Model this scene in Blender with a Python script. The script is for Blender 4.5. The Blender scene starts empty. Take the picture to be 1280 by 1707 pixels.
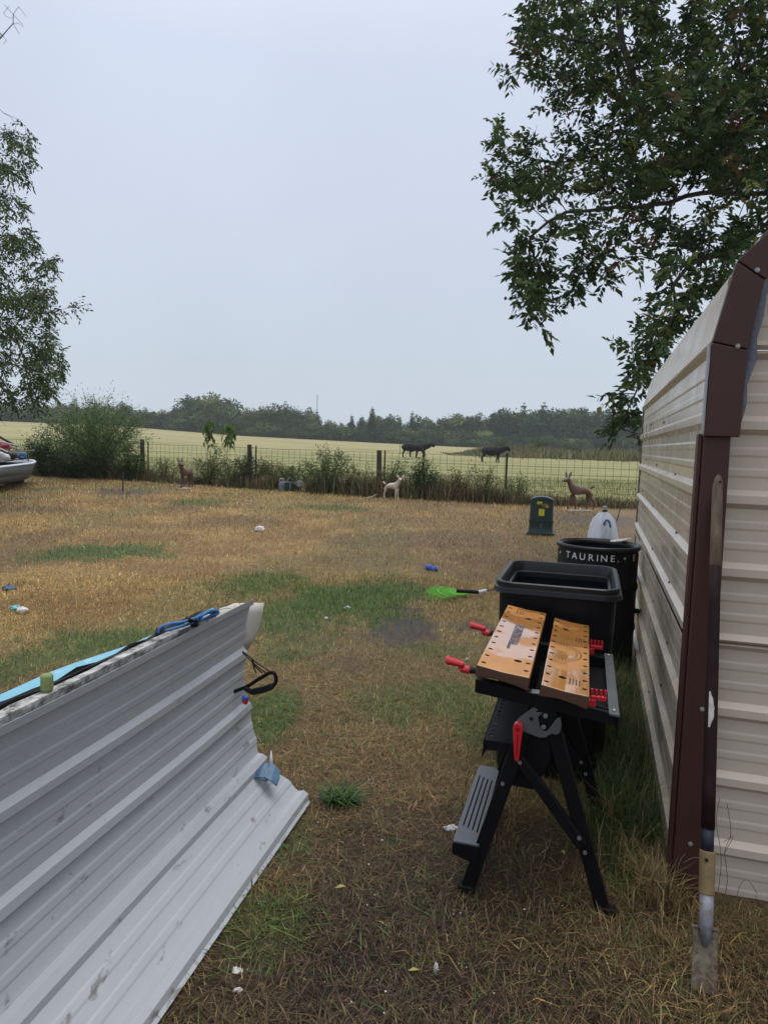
import bpy, bmesh, math, random
import numpy as np
from mathutils import Vector, Matrix, Euler

random.seed(7)
rng = np.random.default_rng(11)
SC = bpy.context.scene
COL = SC.collection
R = math.radians

# ------------------------------------------------------------------ camera, sky, sun, exposure
FPX, IW, IH, EYE = 1190.0, 1280.0, 1707.0, 1.5
PITCH, ROLL = R(5.5), R(1.7)
_f = np.array([0, math.cos(PITCH), -math.sin(PITCH)])
_u0 = np.array([0, math.sin(PITCH), math.cos(PITCH)])
_r0 = np.array([1.0, 0, 0])
_r = math.cos(ROLL) * _r0 + math.sin(ROLL) * _u0
_u = math.cos(ROLL) * _u0 - math.sin(ROLL) * _r0
CAM = np.array([0, 0, EYE])
cd = bpy.data.cameras.new('camera')
cam = bpy.data.objects.new('camera', cd)
COL.objects.link(cam)
cam.matrix_world = Matrix(((_r[0], _u[0], -_f[0], 0), (_r[1], _u[1], -_f[1], 0), (_r[2], _u[2], -_f[2], EYE), (0, 0, 0, 1)))
cd.sensor_fit = 'HORIZONTAL'
cd.sensor_width = 36
cd.lens = FPX / IW * 36
cd.clip_start, cd.clip_end = 0.05, 3000
SC.camera = cam

SUN_EL, SUN_AZ = R(80), R(60)
w = bpy.data.worlds.new('World')
SC.world = w
w.use_nodes = True
nt = w.node_tree
nt.nodes.clear()
out = nt.nodes.new('ShaderNodeOutputWorld')
sky = nt.nodes.new('ShaderNodeTexSky')
sky.sky_type = 'NISHITA'
sky.sun_disc = False
sky.sun_elevation = SUN_EL
sky.sun_rotation = SUN_AZ
sky.dust_density = 4
bg1 = nt.nodes.new('ShaderNodeBackground')
bg1.inputs[1].default_value = 0.05
nt.links.new(sky.outputs[0], bg1.inputs[0])
# the closed cloud deck: grey-blue, a little brighter towards the zenith, faintly mottled
tc = nt.nodes.new('ShaderNodeTexCoord')
sep = nt.nodes.new('ShaderNodeSeparateXYZ')
nt.links.new(tc.outputs['Generated'], sep.inputs[0])
ramp = nt.nodes.new('ShaderNodeValToRGB')
ramp.color_ramp.elements[0].position = 0.0
ramp.color_ramp.elements[0].color = (0.57, 0.645, 0.735, 1)
ramp.color_ramp.elements[1].position = 1.0
ramp.color_ramp.elements[1].color = (1.30, 1.34, 1.44, 1)
em = ramp.color_ramp.elements.new(0.45)
em.color = (0.645, 0.71, 0.865, 1)
nt.links.new(sep.outputs[2], ramp.inputs[0])
nz = nt.nodes.new('ShaderNodeTexNoise')
nz.inputs['Scale'].default_value = 2.2
nz.inputs['Detail'].default_value = 4
nt.links.new(tc.outputs['Generated'], nz.inputs['Vector'])
mr = nt.nodes.new('ShaderNodeMapRange')
mr.inputs[1].default_value, mr.inputs[2].default_value = 0.3, 0.7
mr.inputs[3].default_value, mr.inputs[4].default_value = 0.96, 1.04
nt.links.new(nz.outputs[0], mr.inputs[0])
bg2 = nt.nodes.new('ShaderNodeBackground')
nt.links.new(ramp.outputs[0], bg2.inputs[0])
nt.links.new(mr.outputs[0], bg2.inputs[1])
mx = nt.nodes.new('ShaderNodeMixShader')
mx.inputs[0].default_value = 0.93
nt.links.new(bg1.outputs[0], mx.inputs[1])
nt.links.new(bg2.outputs[0], mx.inputs[2])
nt.links.new(mx.outputs[0], out.inputs[0])

sl = bpy.data.lights.new('sun', 'SUN')
sl.energy = 1.5
sl.angle = R(35)
sl.color = (1.0, 0.97, 0.93)
so = bpy.data.objects.new('sun', sl)
COL.objects.link(so)
_sd = Vector((math.cos(SUN_EL) * math.sin(SUN_AZ), math.cos(SUN_EL) * math.cos(SUN_AZ), math.sin(SUN_EL)))
so.rotation_euler = _sd.to_track_quat('Z', 'Y').to_euler()
so.location = (0, 0, 30)
SC.view_settings.view_transform = 'Standard'
SC.view_settings.look = 'None'
SC.view_settings.exposure = 0.1
SC.view_settings.gamma = 1
SC.view_settings.use_curve_mapping = False
SC.render.engine = 'CYCLES'
SC.cycles.max_bounces = 8
SC.cycles.transparent_max_bounces = 8
SC.cycles.volume_bounces = 2

# ------------------------------------------------------------------ measuring helpers (used to find real places on the ground)
def ray(x, y):
    return _f + _r * ((x - IW / 2) / FPX) - _u * ((y - IH / 2) / FPX)
def gnd(x, y, z=0.0):
    d = ray(x, y)
    return CAM + d * ((z - EYE) / d[2])
def atd(x, y, Y):
    d = ray(x, y)
    return CAM + d * (Y / d[1])
def project(P):
    v = np.asarray(P, float) - CAM
    zc = v @ _f
    return IW / 2 + FPX * (v @ _r) / zc, IH / 2 - FPX * (v @ _u) / zc

# ------------------------------------------------------------------ noise
def _hash(ix, iy, iz, s):
    h = (ix.astype(np.int64) * 374761393 + iy.astype(np.int64) * 668265263 + iz.astype(np.int64) * 2147483647 + s * 974634777) & 0xFFFFFFFF
    h = ((h ^ (h >> 13)) * 1274126177) & 0xFFFFFFFF
    h = ((h ^ (h >> 16)) * 2246822519) & 0xFFFFFFFF
    return ((h ^ (h >> 15)) & 0xFFFFFF) / float(0xFFFFFF)
def vnoise(x, y, z=None, s=0):
    x = np.asarray(x, float); y = np.asarray(y, float)
    z = np.zeros_like(x) if z is None else np.asarray(z, float)
    ix, iy, iz = np.floor(x), np.floor(y), np.floor(z)
    fx, fy, fz = x - ix, y - iy, z - iz
    fx, fy, fz = fx * fx * (3 - 2 * fx), fy * fy * (3 - 2 * fy), fz * fz * (3 - 2 * fz)
    r = 0
    for a in (0, 1):
        for b in (0, 1):
            for c in (0, 1):
                r = r + _hash(ix + a, iy + b, iz + c, s) * (fx if a else 1 - fx) * (fy if b else 1 - fy) * (fz if c else 1 - fz)
    return r
def fbm(x, y, s=0, o=3):
    r, a, t = 0, 1.0, 0
    for k in range(o):
        r = r + a * vnoise(np.asarray(x) * 2 ** k, np.asarray(y) * 2 ** k, None, s + k)
        t += a
        a *= 0.5
    return r / t
def sstep(a, b, x):
    t = np.clip((x - a) / (b - a), 0, 1)
    return t * t * (3 - 2 * t)

# ------------------------------------------------------------------ objects
def world_loc(o):
    v = Vector((0, 0, 0))
    while o is not None:
        v += o.location
        o = o.parent
    return v
def tag(o, label=None, cat=None, group=None, kind=None):
    if label: o['label'] = label
    if cat: o['category'] = cat
    if group: o['group'] = group
    if kind: o['kind'] = kind
    return o
def thing(name, label, cat, loc=(0, 0, 0), group=None, rotz=0):
    o = bpy.data.objects.new(name, None)
    COL.objects.link(o)
    o.location = loc
    o.rotation_euler = (0, 0, rotz)
    o.empty_display_size = 0.1
    return tag(o, label, cat, group)
def link_mesh(name, me, m, parent=None, label=None, local=False, smooth=False):
    o = bpy.data.objects.new(name, me)
    COL.objects.link(o)
    if m is not None:
        for q in (m if isinstance(m, (list, tuple)) else [m]):
            me.materials.append(q)
    if parent is not None:
        if not local:
            v = world_loc(parent)
            me.transform(Matrix.Translation(-v))
        o.parent = parent
    if smooth:
        me.polygons.foreach_set('use_smooth', [True] * len(me.polygons))
    if label: o['label'] = label
    return o
def copy_tree(o, parent=None):
    c = o.copy()
    COL.objects.link(c)
    if parent is not None: c.parent = parent
    for ch in list(o.children):
        copy_tree(ch, c)
    return c

def orth(d, up=(0, 0, 1)):
    d = Vector(d).normalized()
    up = Vector(up)
    if abs(d.dot(up.normalized())) > 0.98: up = Vector((1, 0, 0)) if abs(d.x) < 0.9 else Vector((0, 1, 0))
    s = d.cross(up).normalized()
    return d, s, s.cross(d).normalized()

class MB:
    def __init__(self):
        self.v, self.f, self.mi = [], [], []
    def add(self, vs, fs, mi=0):
        n = len(self.v)
        self.v += [tuple(float(c) for c in p) for p in vs]
        self.f += [tuple(i + n for i in q) for q in fs]
        self.mi += [mi] * len(fs)
        return self
    def hexa(self, p, mi=0):  # p: 4 bottom + 4 top
        return self.add(p, [(3, 2, 1, 0), (4, 5, 6, 7), (0, 1, 5, 4), (1, 2, 6, 5), (2, 3, 7, 6), (3, 0, 4, 7)], mi)
    def box(self, c, s, ax=None, mi=0):
        ax = ax or (Vector((1, 0, 0)), Vector((0, 1, 0)), Vector((0, 0, 1)))
        a, b, d = [Vector(q) * (k / 2) for q, k in zip(ax, s)]
        c = Vector(c)
        return self.hexa([c - a - b - d, c + a - b - d, c + a + b - d, c - a + b - d, c - a - b + d, c + a - b + d, c + a + b + d, c - a + b + d], mi)
    def bar(self, p0, p1, wd, ht, up=(0, 0, 1), mi=0, w1=None, h1=None):
        d, s, u = orth(Vector(p1) - Vector(p0), up)
        w1 = wd if w1 is None else w1
        h1 = ht if h1 is None else h1
        q = []
        for P, ww, hh in ((Vector(p0), wd, ht), (Vector(p1), w1, h1)):
            q += [P - s * ww / 2 - u * hh / 2, P + s * ww / 2 - u * hh / 2, P + s * ww / 2 + u * hh / 2, P - s * ww / 2 + u * hh / 2]
        return self.hexa(q, mi)
    def tube(self, pts, rad, n=8, caps=True, mi=0):
        pts = [Vector(p) for p in pts]
        rr = rad if isinstance(rad, (list, tuple)) else [rad] * len(pts)
        vs, fs = [], []
        s = None
        for i, p in enumerate(pts):
            d = (pts[min(i + 1, len(pts) - 1)] - pts[max(i - 1, 0)])
            d = d.normalized() if d.length > 1e-9 else Vector((0, 0, 1))
            if s is None: _, s, u = orth(d)
            else:
                s = (s - d * s.dot(d))
                s = s.normalized() if s.length > 1e-6 else orth(d)[1]
                u = s.cross(d)
            for k in range(n):
                a = 2 * math.pi * k / n
                vs.append(p + (s * math.cos(a) + u * math.sin(a)) * rr[i])
        for i in range(len(pts) - 1):
            for k in range(n):
                fs.append((i * n + k, i * n + (k + 1) % n, (i + 1) * n + (k + 1) % n, (i + 1) * n + k))
        if caps:
            fs.append(tuple(range(n))[::-1])
            fs.append(tuple(range((len(pts) - 1) * n, len(pts) * n)))
        return self.add(vs, fs, mi)
    def lathe(self, prof, n=24, c=(0, 0, 0), caps=(False, False), mi=0, fn=None):
        vs, fs = [], []
        for j, (r, z) in enumerate(prof):
            for k in range(n):
                a = 2 * math.pi * k / n
                q = (c[0] + r * math.cos(a), c[1] + r * math.sin(a), c[2] + z)
                vs.append(fn(q, a, j) if fn else q)
        for j in range(len(prof) - 1):
            for k in range(n):
                fs.append((j * n + k, j * n + (k + 1) % n, (j + 1) * n + (k + 1) % n, (j + 1) * n + k))
        if caps[0]: fs.append(tuple(range(n))[::-1])
        if caps[1]: fs.append(tuple(range((len(prof) - 1) * n, len(prof) * n)))
        return self.add(vs, fs, mi)
    def prism(self, poly, O, X, Y, N, th, mi=0):  # polygon (x, y) in frame O,X,Y pushed th along N
        O, X, Y, N = Vector(O), Vector(X), Vector(Y), Vector(N)
        n = len(poly)
        a = [O + X * p[0] + Y * p[1] for p in poly]
        vs = a + [p + N * th for p in a]
        fs = [tuple(range(n))[::-1], tuple(range(n, 2 * n))] + [(i, (i + 1) % n, (i + 1) % n + n, i + n) for i in range(n)]
        return self.add(vs, fs, mi)
    def grid(self, P, mi=0):  # rows of points
        nr, nc = len(P), len(P[0])
        return self.add([q for r_ in P for q in r_], [(i * nc + j, i * nc + j + 1, (i + 1) * nc + j + 1, (i + 1) * nc + j) for i in range(nr - 1) for j in range(nc - 1)], mi)
    def ball(self, c, r, n=10, m=7, fn=None, mi=0):
        r = (r, r, r) if not isinstance(r, (tuple, list)) else r
        vs, fs = [], []
        for j in range(m + 1):
            t = math.pi * j / m
            for k in range(n):
                a = 2 * math.pi * k / n
                q = Vector((r[0] * math.sin(t) * math.cos(a), r[1] * math.sin(t) * math.sin(a), -r[2] * math.cos(t)))
                if fn: q = fn(q)
                vs.append(Vector(c) + q)
        for j in range(m):
            for k in range(n):
                fs.append((j * n + k, j * n + (k + 1) % n, (j + 1) * n + (k + 1) % n, (j + 1) * n + k))
        return self.add(vs, fs, mi)
    def mesh(self, name):
        me = bpy.data.meshes.new(name)
        me.from_pydata(self.v, [], self.f)
        if any(self.mi): me.polygons.foreach_set('material_index', self.mi)
        me.validate()
        bm = bmesh.new(); bm.from_mesh(me)
        bmesh.ops.recalc_face_normals(bm, faces=bm.faces)
        bm.to_mesh(me); bm.free()
        return me
    def build(self, name, m, parent=None, label=None, bevel=0, smooth=False, solid=0, local=False):
        o = link_mesh(name, self.mesh(name), m, parent, label, local, smooth)
        if solid:
            md = o.modifiers.new('solid', 'SOLIDIFY'); md.thickness = solid; md.offset = -1
        if bevel:
            md = o.modifiers.new('bevel', 'BEVEL'); md.width = bevel; md.segments = 2; md.limit_method = 'ANGLE'; md.angle_limit = R(35)
        return o

def bake(o):
    dg = bpy.context.evaluated_depsgraph_get()
    me = bpy.data.meshes.new_from_object(o.evaluated_get(dg))
    return me
def mesh_arrays(name, V, F, m, parent=None, col=None, label=None):
    """V (n,3), F list of int arrays (k,3)/(k,4), col (n,3)"""
    me = bpy.data.meshes.new(name)
    me.vertices.add(len(V))
    me.vertices.foreach_set('co', np.ascontiguousarray(V, dtype=np.float32).ravel())
    loops = np.concatenate([f.ravel() for f in F]).astype(np.int32)
    cnt = np.concatenate([np.full(len(f), f.shape[1]) for f in F]).astype(np.int32)
    me.loops.add(len(loops))
    me.loops.foreach_set('vertex_index', loops)
    me.polygons.add(len(cnt))
    st = np.concatenate([[0], np.cumsum(cnt)[:-1]]).astype(np.int32)
    me.polygons.foreach_set('loop_start', st)
    me.update(calc_edges=True)
    if col is not None:
        at = me.attributes.new('Col', 'FLOAT_COLOR', 'POINT')
        c = np.ones((len(V), 4), np.float32); c[:, :3] = col
        at.data.foreach_set('color', c.ravel())
    return link_mesh(name, me, m, parent, label)

# ------------------------------------------------------------------ materials
def N(t, kind, **kw):
    n = t.nodes.new(kind)
    for k, v in kw.items(): n.inputs[k].default_value = v
    return n
def mat(name, col, rough=0.5, metal=0.0, vary=0.0, vscale=6.0, bump=0.0, bscale=60.0, coat=0.0, spots=None, spotcol=(0.05, 0.04, 0.03), sscale=9.0, stretch=None, attr=False, trans=0.0, rvary=0.0, randobj=0.0, spec=0.5, wet=False):
    m = bpy.data.materials.new(name)
    m.use_nodes = True
    t = m.node_tree
    p = t.nodes['Principled BSDF']
    p.inputs['Roughness'].default_value = rough
    p.inputs['Metallic'].default_value = metal
    p.inputs['Specular IOR Level'].default_value = spec
    p.inputs['Coat Weight'].default_value = coat
    p.inputs['Coat Roughness'].default_value = 0.08
    tcn = t.nodes.new('ShaderNodeTexCoord')
    vec = tcn.outputs['Object']
    if stretch:
        mp = t.nodes.new('ShaderNodeMapping')
        mp.inputs['Scale'].default_value = stretch
        t.links.new(vec, mp.inputs[0]); vec = mp.outputs[0]
    if attr:
        a = t.nodes.new('ShaderNodeAttribute'); a.attribute_name = 'Col'
        c = a.outputs['Color']
    else:
        rgb = t.nodes.new('ShaderNodeRGB'); rgb.outputs[0].default_value = (*col, 1)
        c = rgb.outputs[0]
    if randobj:
        oi = t.nodes.new('ShaderNodeObjectInfo')
        hs = t.nodes.new('ShaderNodeHueSaturation')
        m1 = t.nodes.new('ShaderNodeMapRange')
        m1.inputs[3].default_value, m1.inputs[4].default_value = 1 - randobj, 1 + randobj
        t.links.new(oi.outputs['Random'], m1.inputs[0]); t.links.new(m1.outputs[0], hs.inputs['Value'])
        m2 = t.nodes.new('ShaderNodeMapRange')
        m2.inputs[3].default_value, m2.inputs[4].default_value = 0.53, 0.47
        mu = t.nodes.new('ShaderNodeMath'); mu.operation = 'FRACT'
        mm = t.nodes.new('ShaderNodeMath'); mm.operation = 'MULTIPLY'; mm.inputs[1].default_value = 7.13
        t.links.new(oi.outputs['Random'], mm.inputs[0]); t.links.new(mm.outputs[0], mu.inputs[0]); t.links.new(mu.outputs[0], m2.inputs[0])
        t.links.new(m2.outputs[0], hs.inputs['Hue']); t.links.new(c, hs.inputs['Color']); c = hs.outputs[0]
    if vary:
        n = N(t, 'ShaderNodeTexNoise', Scale=vscale, Detail=6.0, Roughness=0.65)
        t.links.new(vec, n.inputs['Vector'])
        k = t.nodes.new('ShaderNodeMapRange')
        k.inputs[1].default_value, k.inputs[2].default_value = 0.25, 0.75
        k.inputs[3].default_value, k.inputs[4].default_value = 1 - vary, 1 + vary
        t.links.new(n.outputs[0], k.inputs[0])
        mu = t.nodes.new('ShaderNodeVectorMath'); mu.operation = 'SCALE'
        t.links.new(c, mu.inputs[0]); t.links.new(k.outputs[0], mu.inputs['Scale']); c = mu.outputs[0]
    if spots:
        n = N(t, 'ShaderNodeTexNoise', Scale=sscale, Detail=8.0, Roughness=0.7)
        t.links.new(vec, n.inputs['Vector'])
        k = t.nodes.new('ShaderNodeMapRange'); k.clamp = True
        k.inputs[1].default_value, k.inputs[2].default_value = spots[0], spots[1]
        k.inputs[4].default_value = spots[2] if len(spots) > 2 else 1.0
        t.links.new(n.outputs[0], k.inputs[0])
        mxn = t.nodes.new('ShaderNodeMix'); mxn.data_type = 'RGBA'
        t.links.new(k.outputs[0], mxn.inputs['Factor']); t.links.new(c, mxn.inputs['A'])
        mxn.inputs['B'].default_value = (*spotcol, 1)
        c = mxn.outputs['Result']
    t.links.new(c, p.inputs['Base Color'])
    if rvary:
        n = N(t, 'ShaderNodeTexNoise', Scale=5.0, Detail=5.0)
        t.links.new(vec, n.inputs['Vector'])
        k = t.nodes.new('ShaderNodeMapRange')
        k.inputs[1].default_value, k.inputs[2].default_value = 0.3, 0.7
        k.inputs[3].default_value, k.inputs[4].default_value = max(0.03, rough - rvary), min(1, rough + rvary)
        t.links.new(n.outputs[0], k.inputs[0]); t.links.new(k.outputs[0], p.inputs['Roughness'])
    if wet:   # a patchy film of rain water: smooth and coated where it lies
        n = N(t, 'ShaderNodeTexNoise', Scale=5.5, Detail=2.0)
        t.links.new(tcn.outputs['Object'], n.inputs['Vector'])
        k = t.nodes.new('ShaderNodeMapRange'); k.inputs[1].default_value, k.inputs[2].default_value = 0.42, 0.50
        t.links.new(n.outputs[0], k.inputs[0]); t.links.new(k.outputs[0], p.inputs['Coat Weight'])
        k2 = t.nodes.new('ShaderNodeMapRange'); k2.inputs[1].default_value, k2.inputs[2].default_value = 0.42, 0.50
        k2.inputs[3].default_value, k2.inputs[4].default_value = rough, 0.07
        t.links.new(n.outputs[0], k2.inputs[0]); t.links.new(k2.outputs[0], p.inputs['Roughness'])
        p.inputs['Coat Roughness'].default_value = 0.04; p.inputs['Coat IOR'].default_value = 1.6
    if bump:
        n = N(t, 'ShaderNodeTexNoise', Scale=bscale, Detail=5.0)
        t.links.new(vec, n.inputs['Vector'])
        b = t.nodes.new('ShaderNodeBump'); b.inputs['Strength'].default_value = bump; b.inputs['Distance'].default_value = 0.01
        t.links.new(n.outputs[0], b.inputs['Height']); t.links.new(b.outputs[0], p.inputs['Normal'])
    if trans:
        tr = t.nodes.new('ShaderNodeBsdfTranslucent')
        ms = t.nodes.new('ShaderNodeMixShader'); ms.inputs[0].default_value = trans
        t.links.new(c, tr.inputs[0]); t.links.new(p.outputs[0], ms.inputs[1]); t.links.new(tr.outputs[0], ms.inputs[2])
        t.links.new(ms.outputs[0], t.nodes['Material Output'].inputs[0])
    return m

M = {}
M['blade'] = mat('grass_blade', (0, 0, 0), 0.55, attr=True, trans=0.25, spec=0.3)
M['leaf'] = mat('leaf', (0, 0, 0), 0.5, attr=True, trans=0.42, spec=0.22)
M['farleaf'] = mat('far_leaf', (0, 0, 0), 0.8, attr=True, trans=0.15, randobj=0.4, spec=0.05)
M['bark'] = mat('bark', (0.045, 0.036, 0.03), 0.85, vary=0.4, vscale=14, bump=0.6, bscale=30)
M['siding'] = mat('beige_siding', (0.50, 0.435, 0.345), 0.27, vary=0.08, vscale=1.2, spots=(0.5, 0.8, 0.6), spotcol=(0.15, 0.125, 0.095), sscale=1.6, stretch=(1.0, 1.0, 0.5), bump=0.02, bscale=30, rvary=0.08)
M['siding_front'] = mat('beige_siding_front', (0.55, 0.475, 0.385), 0.42, vary=0.07, vscale=2.0, spots=(0.66, 0.85, 0.35), spotcol=(0.2, 0.16, 0.12), sscale=5.0, bump=0.02, bscale=40)
M['brown'] = mat('brown_trim', (0.055, 0.0215, 0.0175), 0.45, vary=0.18, vscale=5, spots=(0.68, 0.74, 0.35), spotcol=(0.13, 0.085, 0.07), sscale=16, bump=0.03, spec=0.35)
M['sheet'] = mat('grey_white_sheet', (0.385, 0.40, 0.42), 0.33, vary=0.07, vscale=4, spots=(0.61, 0.68, 0.6), spotcol=(0.08, 0.062, 0.05), sscale=18, stretch=(1.0, 0.45, 1.0), bump=0.08, bscale=180, rvary=0.1)
M['sheet_back'] = mat('cream_sheet_back', (0.62, 0.58, 0.5), 0.4, vary=0.1, spots=(0.6, 0.75, 0.5), spotcol=(0.25, 0.17, 0.1), sscale=12)
M['grime'] = mat('dirty_white_board', (0.5, 0.49, 0.46), 0.8, vary=0.2, spots=(0.40, 0.62, 0.92), spotcol=(0.03, 0.026, 0.022), sscale=22, bump=0.5, bscale=60)
M['blackrub'] = mat('black_rubber', (0.009, 0.009, 0.010), 0.55, vary=0.3, bump=0.2, spec=0.2)
M['turq'] = mat('turquoise_board', (0.17, 0.41, 0.50), 0.45, vary=0.12, spots=(0.6, 0.66, 0.6), spotcol=(0.6, 0.75, 0.8), sscale=30, stretch=(1, 1, 1))
M['foam_green'] = mat('green_foam', (0.20, 0.25, 0.09), 0.9, vary=0.2, bump=0.4, bscale=90)
M['bungee'] = mat('blue_cord', (0.03, 0.13, 0.33), 0.6, vary=0.3, vscale=60)
M['black'] = mat('black_steel', (0.006, 0.006, 0.007), 0.45, vary=0.2, spots=(0.74, 0.78, 0.35), spotcol=(0.08, 0.07, 0.06), sscale=40, spec=0.16)
M['blackpl'] = mat('black_plastic', (0.007, 0.007, 0.009), 0.38, vary=0.25, vscale=4, spots=(0.74, 0.77, 0.5), spotcol=(0.14, 0.14, 0.14), sscale=30, bump=0.05, bscale=200, rvary=0.1, spec=0.16)
M['blackpl_rim'] = mat('black_plastic_rim', (0.010, 0.0105, 0.0125), 0.33, vary=0.2, bump=0.04, bscale=120, spec=0.28)
M['greystep'] = mat('grey_step', (0.095, 0.10, 0.11), 0.4, vary=0.12, bump=0.05)
M['greymet'] = mat('grey_bracket', (0.10, 0.105, 0.11), 0.45, vary=0.25, metal=0.2)
M['bolt'] = mat('zinc_bolt', (0.32, 0.33, 0.32), 0.4, metal=0.8, vary=0.2)
M['red'] = mat('red_plastic', (0.50, 0.012, 0.018), 0.3, vary=0.1, coat=0.3)
M['jaw'] = mat('wet_bamboo', (0.45, 0.20, 0.052), 0.38, wet=True, spec=0.8, vary=0.22, vscale=5, stretch=(1.0, 1.0, 6.0), bump=0.10, bscale=10, spots=(0.62, 0.8, 0.4), spotcol=(0.25, 0.08, 0.02), sscale=6)
M['jawside'] = mat('jaw_side_shaded', (0.07, 0.03, 0.014), 0.6, vary=0.35, vscale=12, stretch=(1, 1, 8))  # wood of all faces but the top, shade put into the colour
M['print'] = mat('grey_blue_print', (0.13, 0.14, 0.18), 0.4)
M['printdark'] = mat('dark_print', (0.05, 0.025, 0.012), 0.5)
M['white'] = mat('white_print', (0.75, 0.75, 0.74), 0.5, vary=0.25, vscale=60)
M['wood'] = mat('old_wood', (0.15, 0.105, 0.072), 0.8, vary=0.5, vscale=6, stretch=(8, 8, 0.7), spots=(0.5, 0.72, 0.8), spotcol=(0.035, 0.022, 0.018), sscale=4, bump=0.3, bscale=40)
M['maroon'] = mat('stained_handle', (0.018, 0.008, 0.009), 0.6, vary=0.4, vscale=12, spots=(0.72, 0.76, 0.5), spotcol=(0.12, 0.09, 0.07), sscale=20, spec=0.15)
M['navy'] = mat('navy_tape', (0.006, 0.008, 0.02), 0.6, vary=0.2)
M['yellow_socket'] = mat('worn_yellow_collar', (0.20, 0.14, 0.06), 0.55, vary=0.3, vscale=20, spots=(0.6, 0.7, 0.7), spotcol=(0.16, 0.10, 0.05), sscale=30)
M['grey_socket'] = mat('grey_steel_socket', (0.20, 0.215, 0.245), 0.5, metal=0.2, vary=0.4, vscale=15, spots=(0.5, 0.62, 0.85), spotcol=(0.15, 0.08, 0.04), sscale=22, bump=0.2, bscale=90)
M['blade_steel'] = mat('muddy_blade', (0.19, 0.16, 0.115), 0.6, metal=0.05, vary=0.35, vscale=12, spots=(0.44, 0.56, 0.85), spotcol=(0.085, 0.055, 0.032), sscale=16, bump=0.3, bscale=80)
M['paper'] = mat('torn_paper', (0.45, 0.43, 0.40), 0.8, vary=0.3, vscale=50, spots=(0.6, 0.65, 0.7), spotcol=(0.2, 0.18, 0.16), sscale=60)
M['bag'] = mat('white_bag', (0.78, 0.80, 0.84), 0.4, vary=0.08, trans=0.25, bump=0.8, bscale=22)
M['litter'] = mat('white_litter', (0.62, 0.6, 0.58), 0.7, vary=0.2, bump=0.3)
M['green_ped'] = mat('dark_green_plastic', (0.012, 0.032, 0.030), 0.42, vary=0.15, vscale=3)
M['yellow'] = mat('yellow_label', (0.60, 0.56, 0.03), 0.5, vary=0.1)
M['orange_lab'] = mat('orange_label', (0.55, 0.36, 0.03), 0.5)
M['doe'] = mat('brown_painted_deer', (0.125, 0.066, 0.044), 0.45, vary=0.35, vscale=7)
M['doe_dark'] = mat('dark_deer_muzzle', (0.018, 0.014, 0.012), 0.4)
M['doe_pale'] = mat('pale_deer_paint', (0.20, 0.14, 0.11), 0.5, vary=0.2)
M['fawn'] = mat('cream_fawn', (0.58, 0.49, 0.40), 0.6, vary=0.2, vscale=9)
M['stone'] = mat('pale_stone', (0.36, 0.34, 0.31), 0.85, vary=0.25, bump=0.4)
M['cow'] = mat('black_cow_hide', (0.008, 0.008, 0.010), 0.7, vary=0.3, vscale=3, spec=0.2)
M['boat_top'] = mat('grey_blue_hull', (0.125, 0.165, 0.195), 0.4, vary=0.15, spots=(0.6, 0.75, 0.6), spotcol=(0.1, 0.1, 0.09), sscale=6)
M['boat_low'] = mat('dark_hull_bottom', (0.06, 0.06, 0.062), 0.5, vary=0.25)
M['gunwale'] = mat('white_gunwale', (0.62, 0.63, 0.66), 0.4, vary=0.1)
M['cloth_red'] = mat('faded_red_cloth', (0.28, 0.05, 0.075), 0.8, vary=0.3, vscale=12)
M['cloth_blue'] = mat('blue_cloth', (0.05, 0.11, 0.19), 0.7, vary=0.3)
M['cloth_white'] = mat('pale_cloth', (0.55, 0.52, 0.50), 0.8, vary=0.25)
M['cloth_black'] = mat('black_bag', (0.012, 0.012, 0.014), 0.4, vary=0.2)
M['greypaint'] = mat('weathered_grey_metal', (0.16, 0.19, 0.21), 0.5, vary=0.25, metal=0.2, spots=(0.62, 0.7, 0.5), spotcol=(0.1, 0.08, 0.06), sscale=12)
M['lightgrey'] = mat('light_grey_metal', (0.32, 0.33, 0.34), 0.5, vary=0.2, metal=0.2)
M['rake'] = mat('lime_plastic', (0.12, 0.47, 0.025), 0.35, vary=0.15, trans=0.15)
M['bluelit'] = mat('blue_litter', (0.03, 0.09, 0.42), 0.35, vary=0.3, vscale=30)
M['teal'] = mat('teal_litter', (0.16, 0.42, 0.46), 0.5, vary=0.3)
M['toyblue'] = mat('toy_blue', (0.06, 0.135, 0.225), 0.45, vary=0.15)
M['wire'] = mat('rusty_wire', (0.060, 0.042, 0.030), 0.75, vary=0.3)
M['post_wood'] = mat('grey_wood_post', (0.055, 0.045, 0.037), 0.9, vary=0.35, vscale=8, stretch=(6, 6, 0.8), bump=0.5)
M['post_green'] = mat('dark_metal_post', (0.03, 0.032, 0.028), 0.6, vary=0.3)
M['post_rust'] = mat('rust_metal_post', (0.13, 0.045, 0.025), 0.8, vary=0.35, vscale=10)
M['caulk'] = mat('blue_grey_foam', (0.13, 0.145, 0.18), 0.85, vary=0.25, vscale=25, bump=0.6, bscale=50)
M['darkpost'] = mat('dark_grey_post', (0.10, 0.088, 0.075), 0.6, vary=0.2)
M['whitetoy'] = mat('clear_white_plastic', (0.7, 0.7, 0.72), 0.3)
M['mast'] = mat('mast_grey', (0.3, 0.32, 0.35), 0.6)
M['yleaf'] = mat('yellow_leaf', (0.30, 0.235, 0.06), 0.6, vary=0.2)
M['stick'] = mat('dark_twig', (0.06, 0.04, 0.028), 0.8, vary=0.3)
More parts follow.
